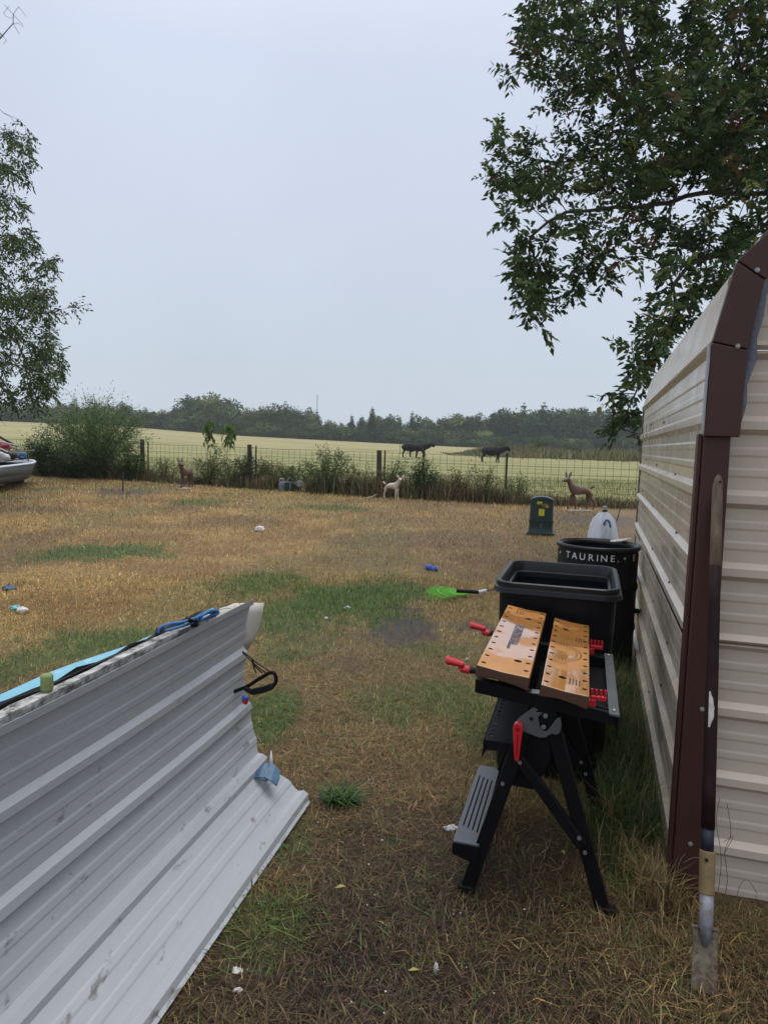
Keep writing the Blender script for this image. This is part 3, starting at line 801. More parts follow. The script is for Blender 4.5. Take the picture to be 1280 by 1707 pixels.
for (px, off, rx, h, nl, ls, pal, pw, lab) in (
    (415, -0.15, 0.55, 1.05, 1700, 0.07, [DARKG, DRYB, MIDG], (0.4, 0.35, 0.25), 'dark viny weeds climbing the second wooden post'),
    (352, -0.1, 0.6, 1.15, 900, 0.08, [MIDG, PALEG, OLIVG], None, 'leafy weeds under the two drooping saplings'),
    (488, -0.1, 0.55, 0.95, 1100, 0.07, [MIDG, OLIVG], None, 'green weed clump on the fence above the grey metal box'),
    (545, -0.1, 0.75, 1.15, 2600, 0.07, [MIDG, PALEG, DARKG], (0.5, 0.3, 0.2), 'broad green bush in the wire left of the fawn'),
    (650, 0.1, 0.55, 1.0, 1300, 0.07, [MIDG, OLIVG, PALEG], None, 'green bush in the wire behind the fawn and the rust red post'),
    (703, -0.2, 0.42, 0.98, 1800, 0.07, [DARKG, MIDG], (0.5, 0.5), 'dark green bush below the pair of cows'),
    (800, -0.1, 0.6, 1.0, 800, 0.07, [OLIVG, DRY, MIDG], None, 'thin weedy stems under the single cow'),
    (862, 0.0, 0.4, 0.75, 350, 0.07, [MIDG, PALEG], None, 'small leafy weeds right of the dark steel post'),
    (275, -0.1, 0.5, 0.8, 600, 0.07, [OLIVG, PALEG, DRY], None, 'sparse weeds left of the front facing deer'),
    (385, 0.0, 0.6, 0.85, 1100, 0.07, [MIDG, OLIVG], None, 'leafy weeds between the saplings and the second wooden post'),
    (452, 0.05, 0.5, 0.8, 900, 0.07, [OLIVG, MIDG, DRY], None, 'olive weeds between the second wooden post and the grey metal box'),
    (600, 0.05, 0.55, 0.8, 900, 0.07, [OLIVG, PALEG, DRY], None, 'straggly weeds left of the third wooden post'),
    (755, 0.05, 0.6, 0.75, 900, 0.07, [OLIVG, DRY, DRYB], None, 'brownish weeds between the two cows along the fence')):
    x, y = on_fence(px, off)
    shrub('fence_bush', lab, 'bush', x, y, rx * 1.15, h * 1.22, 22, int(nl * 1.6), ls, pal, pw, 0.38, 0.3, 'bushes along the wire fence')
# two tall saplings with hanging leaves
for px, top, lab in ((345, 2.02, 'taller thin sapling with drooping bright leaves at the fence'), (378, 1.95, 'second thin sapling with drooping leaves, right of the taller one')):
    x, y = on_fence(px, -0.1)
    z0 = zg(x, y); o = thing('sapling', lab, 'sapling', (x, y, z0), 'saplings at the fence')
    mb = MB(); mb.tube([(x, y, z0 - 0.05), (x - 0.03, y, z0 + top * 0.5), (x + 0.04, y, z0 + top)], [0.014, 0.011, 0.006], 5)
    mb.build('stem', M['post_green'], o)
    n = 110
    tq = 0.6 + 0.42 * rng.random(n) ** 0.5; P = np.stack([x + 0.03 * tq + rng.normal(0, 0.09, n), y + rng.normal(0, 0.09, n), z0 + top * tq], 1); a = rng.uniform(0, 6.28, n)
    D = np.stack([np.cos(a), np.sin(a), -rng.uniform(0.6, 1.8, n)], 1)
    V, T, C = leaves(P, D, rng.uniform(0.12, 0.24, n), rng.uniform(0.05, 0.09, n), jitcol((0.10, 0.17, 0.045), n, 0.2), droop=0.3)
    mesh_arrays('foliage', V, [T], M['leaf'], o, C)
# dead weeds and tall grass tangled along the foot of the fence
n = 21000
xs = rng.uniform(-15, 9.5, n); ys = fence_y(xs) + rng.normal(-0.12, 0.30, n)
den = fbm(xs * 0.7, ys * 0.7, 91)
hm = np.interp(xs, [-15, -8, -4, 3, 4, 9.5], [0.6, 0.62, 0.56, 0.54, 0.30, 0.28])
Lb = hm * (0.35 + 1.5 * np.clip(den - 0.25, 0, 1)) * rng.uniform(0.5, 1.3, n)
ok_ = ~((np.abs(xs + 2.8) < 0.5) & (ys < 21.75)) & ~((np.abs(xs + 5.7) < 0.35) & (ys < 23.0))
xs, ys, Lb = xs[ok_], ys[ok_], Lb[ok_]; n = len(xs)
P = np.stack([xs, ys, terr(xs, ys)], 1)
c = jitcol(None, n, 0.3, [DRY, DRYB, (0.20, 0.14, 0.07), OLIVG, MIDG], (0.27, 0.29, 0.14, 0.15, 0.15))
V, Q, T, C = blades(P, rng.uniform(0, 6.28, n), np.abs(rng.normal(0.15, 0.35, n)), rng.uniform(0, 0.9, n), Lb, np.full(n, 0.018), c)
tag(mesh_arrays('dry_weeds', V, [Q, T], M['blade'], col=C), 'brown dead weeds and tall grass tangled along the foot of the wire fence', 'weeds', kind='stuff')
# green yellow hay stubble just past the fence
n = 30000
xs = rng.uniform(-15, 14, n); ys = fence_y(xs) + 0.1 + 16 * rng.random(n) ** 1.6
P = np.stack([xs, ys, terr(xs, ys)], 1)
c = jitcol(None, n, 0.18, [(0.245, 0.235, 0.09), (0.175, 0.19, 0.065), (0.29, 0.25, 0.11), (0.11, 0.135, 0.045)], (0.45, 0.25, 0.2, 0.1))
V, Q, T, C = blades(P, rng.uniform(0, 6.28, n), np.abs(rng.normal(0.4, 0.3, n)), rng.uniform(0, 0.9, n), rng.uniform(0.06, 0.2, n), np.full(n, 0.02), c)
tag(mesh_arrays('hay_stubble', V, [Q, T], M['blade'], col=C), 'pale green and straw hay stubble behind the wire fence', 'hay', kind='stuff')
# rough grassy bank far across the field on the right, with three round bushes in it
n = 16000
xs = rng.uniform(8, 48, n); ys = 100 + rng.normal(0, 5, n) - xs * 0.15
P = np.stack([xs, ys, terr(xs, ys) - 0.05], 1)
hb = 1.7 * (0.4 + 0.9 * fbm(xs * 0.12, ys * 0.12, 95)) * sstep(8, 16, xs)
c = jitcol(None, n, 0.2, [(0.12, 0.135, 0.05), (0.16, 0.15, 0.065), (0.17, 0.125, 0.07)], (0.5, 0.3, 0.2))
V, Q, T, C = blades(P, rng.uniform(0, 6.28, n), np.abs(rng.normal(0.2, 0.3, n)), rng.uniform(0, 0.8, n), np.maximum(0.15, hb) * rng.uniform(0.4, 1.1, n), np.full(n, 0.16), c)
tag(mesh_arrays('rough_bank_grass', V, [Q, T], M['blade'], col=C), 'tall rough grass on the low bank across the field, right of the cows', 'grass', kind='stuff')
def blob_plant(name, h, rx, nl, ls, pal, pw, lob, trunk=True, cone=False, flat=0.9):
    """crown of leaf cards spread through several lobes; returns (crown mesh data, trunk mesh data), base at the origin"""
    L = []
    for k in range(lob):
        if cone:
            t = (k + 0.5) / lob
            q = rx * (1 - t) ** 0.8
            a = random.uniform(0, 6.28)
            L.append((math.cos(a) * q * 0.35, math.sin(a) * q * 0.35, h * (0.06 + 0.88 * t), max(0.25 * rx, q * 0.85), h * 0.16))
        else:
            a = random.uniform(0, 6.28); q = rx * math.sqrt(random.random()) * 0.72
            zc = h * random.uniform(0.12, 0.86)
            q *= math.sqrt(max(0.12, 1 - ((zc / h - 0.45) / 0.58) ** 2))
            L.append((math.cos(a) * q, math.sin(a) * q, zc, rx * random.uniform(0.3, 0.55), h * random.uniform(0.11, 0.2)))
    wts = np.array([l[3] ** 2 for l in L]); wts /= wts.sum()
    k = rng.choice(len(L), nl, p=wts)
    LL = np.array(L)[k]
    d = rng.normal(size=(nl, 3)); d /= np.linalg.norm(d, axis=1, keepdims=True)
    rad = rng.random(nl) ** 0.4 * (1 + 0.25 * rng.normal(size=nl) * (rng.random(nl) < 0.25))
    P = LL[:, :3] + d * rad[:, None] * np.stack([LL[:, 3], LL[:, 3], LL[:, 4]], 1)
    P[:, 2] = np.maximum(P[:, 2], 0.05)
    lt = rng.choice(len(pal), lob, p=pw)
    c = jitcol(np.array(pal)[lt][k] * np.exp(rng.normal(0, 0.3, lob))[k][:, None], nl, 0.22)
    V, T, C = leaves(P, d + rng.normal(0, 0.7, (nl, 3)), ls * rng.uniform(0.6, 1.5, nl), ls * 0.7 * rng.uniform(0.6, 1.4, nl), c)
    mb = MB()
    mb.tube([(0, 0, -0.3), (0.02 * h, 0, h * 0.45), (0, 0.02 * h, h * 0.8)], [0.024 * h, 0.017 * h, 0.006 * h], 6)
    for l in L[:5]: mb.tube([(0.01 * h, 0, h * 0.3), (l[0], l[1], l[2])], [0.009 * h, 0.003 * h], 4, False)
    return V, T, C, mb
def plant_obj(name, label, cat, loc, data, group=None, sc=1.0):
    V, T, C, mb = data
    o = thing(name, label, cat, loc, group)
    o.scale = (sc, sc, sc)
    cr = mesh_arrays('crown', V, [T], M['farleaf'], None, C); cr.parent = o
    tr = mb.build('trunk', M['bark']); tr.parent = o
    return o
for px, py, h, rx, lab, pal in ((886, 757, 2.6, 1.6, 'round grey-green bush in the bank right of the single cow', [(0.09, 0.10, 0.045), (0.07, 0.07, 0.04)]), (946, 752, 2.0, 1.8, 'low wide pale bush on the bank, farthest right', [(0.115, 0.125, 0.06), (0.10, 0.11, 0.05)]), (831, 752, 2.2, 1.5, 'pale green bush on the bank behind the single cow', [(0.12, 0.15, 0.055), (0.10, 0.12, 0.05)])):
    Y = 96.0; X = (px - 640) / FPX * Y
    plant_obj('bank_bush', lab, 'bush', (X, Y, zg(X, Y) - 0.1), blob_plant('b', h, rx, 1500, 0.2, pal, None, 9), 'bushes on the far bank')

# ------------------------------------------------------------------ the tree line across the field
GA, GB, GC, GD = (0.060, 0.100, 0.042), (0.090, 0.138, 0.052), (0.145, 0.170, 0.07), (0.034, 0.062, 0.036)
kinds = []
for nm, h, rx, ls, pal, pw, lob, cone in (
    ('oak_tree', 10, 4.6, 0.50, [GA, GB, GD], None, 22, False), ('oak_tree', 10, 5.4, 0.50, [GB, GA, GC], None, 26, False),
    ('elm_tree', 10, 3.6, 0.46, [GC, GB], None, 18, False), ('cedar_tree', 10, 2.5, 0.42, [GD, GA], None, 13, True),
    ('cedar_tree', 10, 3.0, 0.42, [GD, (0.028, 0.046, 0.024)], None, 12, True), ('oak_tree', 10, 4.2, 0.48, [GA, GD], None, 20, False)):
    data = blob_plant('t', h, rx, 3400, ls * 1.15, pal, pw, lob, cone=cone)
    V, T, C, mb = data
    me = mesh_arrays('tmp', V, [T], M['farleaf'], None, C); tm = mb.build('tmp2', M['bark'])
    kinds.append((nm, me.data, tm.data))
    bpy.data.objects.remove(me); bpy.data.objects.remove(tm)
KLAB = {'oak_tree': 'rounded dark green tree standing shoulder to shoulder in the far treeline', 'elm_tree': 'lighter yellow-green tree between darker ones in the far treeline', 'cedar_tree': 'dark pointed cedar in the far treeline'}
TOPX = [-160, 0, 160, 200, 240, 290, 310, 345, 375, 400, 440, 500, 530, 570, 600, 625, 655, 690, 720, 760, 800, 850, 900, 960, 1010, 1060, 1120, 1250, 1400]
TOPY = [664, 668, 672, 670, 682, 676, 662, 657, 664, 683, 675, 678, 692, 701, 690, 684, 698, 690, 693, 691, 686, 682, 679, 676, 684, 690, 680, 676, 670]
def far_tree(px, Y, top, ki, label=None, squeeze=1.0, row='front'):
    X = (px - IW / 2) / FPX * Y
    z0 = zg(X, Y)
    d = atd(px, top, Y)
    h = max(4.0, d[2] - z0)
    nm, cm, tm = kinds[ki]
    if row == 'scrub': o = thing('scrub_bush', 'low dark scrub closing the foot of the far treeline', 'bush', (X, Y, z0 - 0.3), 'scrub along the foot of the treeline')
    elif row == 'back': o = thing(nm, 'tree crown showing over the front row of the far treeline', 'tree', (X, Y, z0 - 0.3), 'back row of the far treeline')
    else: o = thing(nm, label or KLAB[nm], 'tree', (X, Y, z0 - 0.3), 'trees of the far treeline' if not label else None)
    s = h / 9.6
    o.scale = (s * squeeze, s * squeeze, s); o.rotation_euler = (0, 0, random.uniform(0, 6.28))
    for n_, dt in (('crown', cm), ('trunk', tm)):
        c = bpy.data.objects.new(n_, dt); COL.objects.link(c); c.parent = o
px = -150.0
while px < 1330:
    top = float(np.interp(px, TOPX, TOPY)) + random.uniform(-3, 8)
    kk = random.choices([0, 1, 2, 3, 4, 5], (3, 3, 1.6, 2.2, 1.6, 2.5))[0]
    far_tree(px, random.uniform(231, 240), top + (6 if kk == 2 else 0), kk, None, random.uniform(0.75, 1.1))
    px += random.uniform(13, 21)
px = -160.0
while px < 1340:
    top = float(np.interp(px, TOPX, TOPY)) + random.uniform(0, 9)
    far_tree(px, random.uniform(248, 256), top, random.choice([0, 1, 5, 5, 2]), None, random.uniform(0.95, 1.25), 'back')
    px += random.uniform(17, 26)
px = -160.0
while px < 1340:                       # low scrub closing the foot of the wood
    base = float(np.interp(px, [0, 200, 400, 640, 900, 1060], [707, 712, 727, 741, 749, 754]))
    far_tree(px, random.uniform(226, 230), base - random.uniform(18, 30), random.choice([0, 1, 5]), None, 1.7, 'scrub')
    px += random.uniform(10, 15)
far_tree(352, 229, 656, 1, 'tallest broad tree of the far treeline, its round top standing over the fence sapling', 0.95)
far_tree(312, 232, 660, 0, 'second tall round tree, just left of the tallest in the far treeline', 0.9)
far_tree(616, 226, 683, 3, 'dark pointed cedar standing forward in the gap of the treeline above the fawn', 1.0)

# ------------------------------------------------------------------ grown trees: space colonisation towards points spread in the crown's volume
def inpoly(px, py, poly):
    r = np.zeros(len(px), bool); n = len(poly)
    for i in range(n):
        x1, y1 = poly[i]; x2, y2 = poly[(i + 1) % n]
        c = ((y1 > py) != (y2 > py)) & (px < (x2 - x1) * (py - y1) / ((y2 - y1) or 1e-9) + x1)
        r ^= c
    return r
def crown_points(poly, n, d0, d1, seed, thr=0.42, fs=1.3):
    xs = [p[0] for p in poly]; ys = [p[1] for p in poly]
    outp = []
    while len(outp) < n:
        k = n * 4
        px, py = rng.uniform(min(xs), max(xs), k), rng.uniform(min(ys), max(ys), k)
        ok = inpoly(px, py, poly); px, py = px[ok], py[ok]
        D = rng.uniform(d0, d1, len(px))
        d = _f[None] + _r[None] * ((px - IW / 2) / FPX)[:, None] - _u[None] * ((py - IH / 2) / FPX)[:, None]
        P = CAM + d * (D / d[:, 1])[:, None]
        keep = vnoise(P[:, 0] * fs, P[:, 1] * fs, P[:, 2] * fs, seed) > thr
        outp += list(P[keep])
    return np.array(outp[:n])
def grow(attr, limbs, D=0.2, di=1.6, dk=0.34, iters=220):
    nodes, par = [], []
    for limb, pi in limbs:
        for q, p in enumerate(limb):
            nodes.append(np.array(p, float)); par.append(-1 if (q == 0 and pi is None) else (pi if q == 0 else len(nodes) - 2))
    A = np.array(attr); best = np.full(len(A), 1e9); bi = np.zeros(len(A), int); alive = np.ones(len(A), bool)
    def upd(i0):
        X = np.array(nodes[i0:])
        for c0 in range(0, len(X), 400):
            d = np.linalg.norm(A[:, None, :] - X[None, c0:c0 + 400, :], axis=2)
            m_ = d.argmin(1); v = d[np.arange(len(A)), m_]
            b = v < best
            best[b] = v[b]; bi[b] = m_[b] + i0 + c0
    upd(0)
    for it in range(iters):
        reach = max(di, 0) if it > 4 else 6.0
        act = alive & (best < reach)
        if not act.any():
            act = alive & (best < best[alive].min() + 0.5) if alive.any() else act
            if not act.any(): break
        i0 = len(nodes)
        for nd in np.unique(bi[act]):
            sel = act & (bi == nd)
            v = A[sel] - nodes[nd]; v /= np.linalg.norm(v, axis=1, keepdims=True)
            g = v.sum(0) + rng.normal(0, 0.25, 3) + np.array([0, 0, -0.05])
            g /= max(np.linalg.norm(g), 1e-6)
            nodes.append(nodes[nd] + g * D); par.append(int(nd))
        upd(i0)
        alive &= best > dk
        if not alive.any() or len(nodes) > 14000: break
    return np.array(nodes), np.array(par)
def tree(name, label, attr, limbs, leafsize, pal, pw, perspray, nspray, tiprad=0.004, maxr=0.3, leafok=None, thin=0.012, spraylen=0.2, lw=0.3, droop=0.5):
    X, par = grow(attr, limbs)
    n = len(X)
    r = np.full(n, 0.0); kids = np.zeros(n, int)
    for i in range(n - 1, -1, -1):
        if kids[i] == 0: r[i] = tiprad ** 2.2
        if par[i] >= 0: r[par[i]] += r[i]; kids[par[i]] += 1
    r = np.minimum(r ** (1 / 2.2), maxr)
    print('TREE', name, n, (r < thin).sum(), r.max())
    base = X[0]
    o = thing(name, label, 'tree', (base[0], base[1], zg(base[0], base[1])))
    mb = MB()
    for i in range(n):
        if par[i] < 0: continue
        p = par[i]
        sides = 8 if r[i] > 0.05 else (5 if r[i] > 0.012 else 3)
        mb.tube([X[p], X[i]], [min(r[p], r[i] * 1.25), r[i]], sides, False)
    mb.build('trunk', M['bark'], o)
    ok = (r < thin)
    if leafok is not None: ok &= leafok(X)
    idx = np.where(ok & (par >= 0))[0]
    idx = np.repeat(idx, nspray)
    m_ = len(idx)
    bd = X[idx] - X[par[idx]]; bd /= np.maximum(np.linalg.norm(bd, axis=1, keepdims=True), 1e-6)
    dv = bd * 0.7 + rng.normal(0, 0.75, (m_, 3)) + np.array([0, 0, -droop * 0.5]); dv /= np.linalg.norm(dv, axis=1, keepdims=True)
    sc = jitcol(None, m_, 0.22, pal, pw)
    t = np.tile(np.linspace(0.15, 1.0, perspray), m_)
    B = np.repeat(X[idx], perspray, 0); DV = np.repeat(dv, perspray, 0)
    sl_ = np.repeat(spraylen * rng.uniform(0.7, 1.3, m_), perspray)
    P = B + DV * (sl_ * t)[:, None] - np.array([[0, 0, 1.0]]) * (sl_ * t * t * droop * 0.5)[:, None]
    up = rng.normal(0, 0.4, (m_, 3)) + np.array([0, 0, 1.0]); S = np.cross(dv, up); S /= np.maximum(np.linalg.norm(S, axis=1, keepdims=True), 1e-6)
    S = np.repeat(S, perspray, 0) * np.where(np.arange(m_ * perspray) % 2 == 0, 1, -1)[:, None]
    LD = DV * 0.6 + S * 0.9 + np.array([0, 0, -droop]) + rng.normal(0, 0.25, (m_ * perspray, 3))
    k = len(P)
    V, T, C = leaves(P, LD, leafsize * rng.uniform(0.65, 1.3, k), leafsize * lw * rng.uniform(0.75, 1.25, k), np.repeat(sc, perspray, 0) * np.exp(rng.normal(0, 0.12, (k, 1))), droop=0.1)
    mesh_arrays('crown', V, [T], M['leaf'], o, C)
    return o
def poly3(pts): return [atd(px, py, d) for px, py, d in pts]
# right tree, its trunk behind the shed outside the frame
TR = Vector((6.9, 10.2, 0))
A1 = crown_points([(852, 38), (900, -10), (1280, -10), (1420, -60), (1450, 330), (1190, 330), (960, 335), (900, 352), (825, 340), (800, 275), (803, 205), (830, 192), (878, 195), (885, 160), (850, 130), (868, 95), (858, 72)], 2300, 7.2, 11.2, 3, 0.53, 1.0)
A1 = np.concatenate([A1, crown_points([(1040, -10), (1290, -10), (1290, 300), (1060, 300)], 900, 8.0, 11.2, 23, 0.36, 1.0)])
A2 = crown_points([(835, 340), (1000, 340), (1062, 375), (1064, 405), (1030, 408), (1035, 430), (1030, 470), (1012, 480), (985, 470), (990, 495), (963, 450), (962, 520), (955, 560), (905, 572), (893, 545), (920, 505), (875, 520), (856, 510), (870, 480), (833, 462), (858, 445), (862, 420), (852, 395)], 520, 7.6, 9.4, 4, 0.46, 1.1)
A3 = crown_points([(1060, 335), (1290, 330), (1400, 360), (1400, 430), (1225, 440), (1190, 455), (1160, 430), (1130, 400), (1090, 395)], 360, 7.8, 10.5, 5, 0.48, 1.1)
A4 = crown_points([(1112, 420), (1180, 435), (1300, 430), (1300, 470), (1180, 500), (1130, 560), (1080, 650), (1060, 640), (1090, 560), (1100, 480)], 420, 7.0, 8.6, 6, 0.34)
A5 = crown_points([(1045, 505), (1085, 520), (1095, 560), (1070, 610), (1010, 650), (1035, 600), (1050, 560)], 34, 7.2, 8.2, 7, 0.25)
A6 = crown_points([(1040, 640), (1080, 630), (1075, 690), (1045, 735), (1010, 725), (990, 705), (1030, 690)], 40, 7.2, 8.0, 8, 0.25)
A7 = crown_points([(880, -320), (1500, -320), (1500, 0), (880, -5)], 500, 7.2, 11.5, 9, 0.48)
tr0 = [TR + Vector((0, 0, z)) for z in np.arange(-0.2, 3.8, 0.25)]
def lerp_limb(pts, st=0.22):
    outp = [Vector(pts[0])]
    for a, b in zip(pts[:-1], pts[1:]):
        a, b = Vector(a), Vector(b); k = max(1, int((b - a).length / st))
        outp += [a.lerp(b, (i + 1) / k) + Vector((random.gauss(0, 0.02), random.gauss(0, 0.02), random.gauss(0, 0.02))) for i in range(k)]
    return outp
limbs = [(tr0, None)]
def add_limb(pts, parent_idx):
    base = sum(len(l[0]) for l in limbs)
    limbs.append((lerp_limb(pts)[1:] if parent_idx is not None else lerp_limb(pts), parent_idx)); return base
top = len(tr0) - 1
iA = add_limb([tr0[-1]] + poly3([(1330, 312, 9.8), (1280, 320, 9.5), (1200, 316, 9.2), (1120, 333, 8.9), (1027, 348, 8.6), (947, 352, 8.4), (885, 395, 8.3)]), top)
iB = add_limb([tr0[-1]] + poly3([(1290, 300, 9.9), (1160, 275, 9.4), (1086, 230, 9.0), (1065, 169, 8.9), (1050, 122, 8.8), (1031, 25, 8.8)]), top)
iC = add_limb([tr0[-1]] + poly3([(1330, 235, 10.2), (1280, 220, 10.0), (1180, 218, 9.7), (1095, 217, 9.5)]), top)
iD = add_limb([tr0[-3]] + poly3([(1340, 420, 9.3), (1230, 425, 8.8), (1165, 430, 8.2), (1126, 470, 7.9), (1128, 500, 7.8)]), top - 2)
tree('shade_tree', 'tall dark leafy tree hanging its branches over the shed roof', np.concatenate([A1, A2, A3, A4, A5, A6, A7]), limbs, 0.096, [(0.034, 0.066, 0.024), (0.052, 0.094, 0.030), (0.080, 0.125, 0.038), (0.17, 0.18, 0.05), (0.11, 0.06, 0.035)], (0.32, 0.36, 0.22, 0.07, 0.03), 9, 5, spraylen=0.21, lw=0.46, droop=0.08, tiprad=0.006, thin=0.016)
# left tree, trunk outside the frame
TL = Vector((-12.2, 15.0, 0))
B1 = crown_points([(-230, 180), (25, 195), (70, 228), (40, 262), (55, 345), (62, 362), (70, 380), (60, 400), (92, 430), (96, 500), (92, 540), (108, 590), (112, 630), (80, 660), (40, 680), (-10, 705), (-230, 690)], 1500, 13.2, 17.0, 13, 0.40, 0.9)
B1 = np.concatenate([B1, crown_points([(-60, 500), (60, 470), (95, 520), (112, 600), (112, 650), (70, 690), (-60, 700)], 450, 13.4, 16, 24, 0.3, 0.9)])
B2 = crown_points([(-150, -30), (40, -5), (62, 40), (45, 75), (15, 105), (-150, 100)], 260, 14.0, 15.5, 14, 0.2)
B2 = np.concatenate([B2, crown_points([(-60, 185), (30, 190), (80, 225), (45, 300), (-60, 320)], 160, 13.6, 15.4, 15, 0.2)])
B3 = np.array([atd(px, py, 14.3) for px, py in ((100, 515), (125, 512), (148, 511), (95, 522), (120, 636), (100, 625))])
limbs = [([TL + Vector((0, 0, z)) for z in np.arange(-0.2, 4.6, 0.25)], None)]
top = len(limbs[0][0]) - 1
add_limb([limbs[0][0][-1]] + poly3([(-160, 420, 15.0), (-80, 300, 14.8), (-30, 200, 14.7), (-10, 80, 14.7), (20, 40, 14.6)]), top)
add_limb([limbs[0][0][-3]] + poly3([(-170, 520, 14.8), (-60, 520, 14.6), (20, 560, 14.4)]), top - 2)
zlim = atd(0, 225, 14.5)[2]
tree('side_tree', 'leafy tree with bare upper twigs at the left edge above the boat', np.concatenate([B1, B2, B3]), limbs, 0.095, [(0.036, 0.068, 0.024), (0.060, 0.10, 0.032), (0.10, 0.145, 0.046)], (0.4, 0.4, 0.2), 7, 4, leafok=lambda X: (X[:, 2] < zlim + rng.normal(0, 0.35, len(X))), spraylen=0.22, lw=0.38)
# thin radio mast far beyond the trees
mb = MB(); q = atd(528, 700, 470); h = 31.5
for a in range(3):
    mb.tube([(q[0] + 0.5 * math.cos(a * 2.09), 470 + 0.5 * math.sin(a * 2.09), 0), (q[0] + 0.35 * math.cos(a * 2.09), 470 + 0.35 * math.sin(a * 2.09), h)], 0.09, 4)
for k in range(14):
    z = 2 + k * 2.15
    for a in range(3): mb.tube([(q[0] + 0.45 * math.cos(a * 2.09), 470 + 0.45 * math.sin(a * 2.09), z), (q[0] + 0.45 * math.cos((a + 1) * 2.09), 470 + 0.45 * math.sin((a + 1) * 2.09), z + 1.9)], 0.06, 3)
mo = mb.build('radio_mast', M['mast']); tag(mo, 'thin grey lattice radio mast faint in the haze beyond the trees', 'mast')

# ------------------------------------------------------------------ animals
def skin(verts, edges, rad, lev=2, fat=1.18):
    me = bpy.data.meshes.new('skin'); me.from_pydata([tuple(v) for v in verts], edges, [])
    o = bpy.data.objects.new('skin', me); COL.objects.link(o)
    md = o.modifiers.new('s', 'SKIN'); md.use_smooth_shade = True; md.branch_smoothing = 0.4
    for i, q in enumerate(rad):
        sv = me.skin_vertices[0].data[i]
        q = q if isinstance(q, tuple) else (q, q); sv.radius = (q[0] * fat, q[1] * fat); sv.use_root = (i == 0)
    ss = o.modifiers.new('ss', 'SUBSURF'); ss.levels = lev; ss.render_levels = lev
    r = bake(o); bpy.data.objects.remove(o)
    return r
class Sk:
    def __init__(self): self.v, self.e, self.r = [], [], []
    def chain(self, pts, start=None):
        p = start
        for (x, y, z, r) in pts:
            self.v.append((x, y, z)); self.r.append(r); i = len(self.v) - 1
            if p is not None: self.e.append((p, i))
            p = i
        return p
def cow(name, label, loc, rot, grazing=False, sc=1.0):
    k = Sk()
    pel = k.chain([(-0.68, 0, 1.05, (0.40, 0.41))])
    bel = k.chain([(-0.25, 0, 0.96, (0.44, 0.44)), (0.20, 0, 0.94, (0.44, 0.45))], pel)
    sh = k.chain([(0.60, 0, 1.02, (0.40, 0.44))], bel)
    if grazing:
        k.chain([(0.80, 0, 1.0, 0.20), (1.02, 0, 0.70, 0.14), (1.14, 0, 0.42, 0.12), (1.20, 0, 0.16, 0.075)], sh)
        hd, hdir = (1.13, 0.46), (0.25, -1)
    else:
        k.chain([(0.88, 0, 1.14, 0.31), (1.08, 0, 1.24, 0.23), (1.22, 0, 1.26, 0.18), (1.40, 0, 1.12, 0.13), (1.48, 0, 1.04, 0.11)], sh)
        hd, hdir = (1.15, 1.33), (1, -0.5)
    k.chain([(-0.86, 0, 1.12, 0.14)], pel)
    for s in (-1, 1):
        st = random.uniform(-0.12, 0.12)
        k.chain([(-0.62, s * 0.17, 0.86, 0.16), (-0.56 + st * 0.3, s * 0.18, 0.66, 0.105), (-0.74 + st, s * 0.18, 0.44, 0.06), (-0.70 + st, s * 0.18, 0.16, 0.045), (-0.66 + st, s * 0.18, 0.03, 0.055)], pel)
        st = random.uniform(-0.15, 0.15)
        k.chain([(0.52, s * 0.16, 0.80, 0.13), (0.54 + st * 0.5, s * 0.17, 0.44, 0.062), (0.53 + st, s * 0.17, 0.15, 0.045), (0.56 + st, s * 0.17, 0.03, 0.055)], sh)
    me = skin(k.v, k.e, k.r, fat=1.12)
    o = thing(name, label, 'cow', loc, None, rot); o.scale = (sc, sc, sc * 0.98)
    b = link_mesh('body', me, M['cow'], o, local=True, smooth=True)
    mb = MB(); mb.tube([(-0.95, 0, 1.18), (-1.0, 0, 0.9), (-0.98, 0, 0.55), (-0.97, 0, 0.36)], [0.035, 0.022, 0.02, 0.05], 6)
    mb.build('tail', M['cow'], o, local=True, smooth=True)
    for s in (-1, 1):
        mb = MB(); mb.ball((hd[0], s * 0.19, hd[1]), (0.05, 0.11, 0.035), 8, 5)
        mb.build('ear', M['cow'], o, local=True, smooth=True)
    return o
def cow_at(px, py, Y):
    X = (px - IW / 2) / FPX * Y
    return (X, Y, zg(X, Y))
cow('walking_cow', 'black cow with raised head, right of the pair in the field', cow_at(694, 763, 71), R(-4), False, 1.08)
cow('grazing_cow', 'black cow with lowered head, left of the pair in the field', cow_at(682, 764, 67.5), R(-6), True, 1.08)
cow('standing_cow', 'single black cow standing above the dark steel fence post', cow_at(816, 768, 61.5), R(-3), False, 1.06)

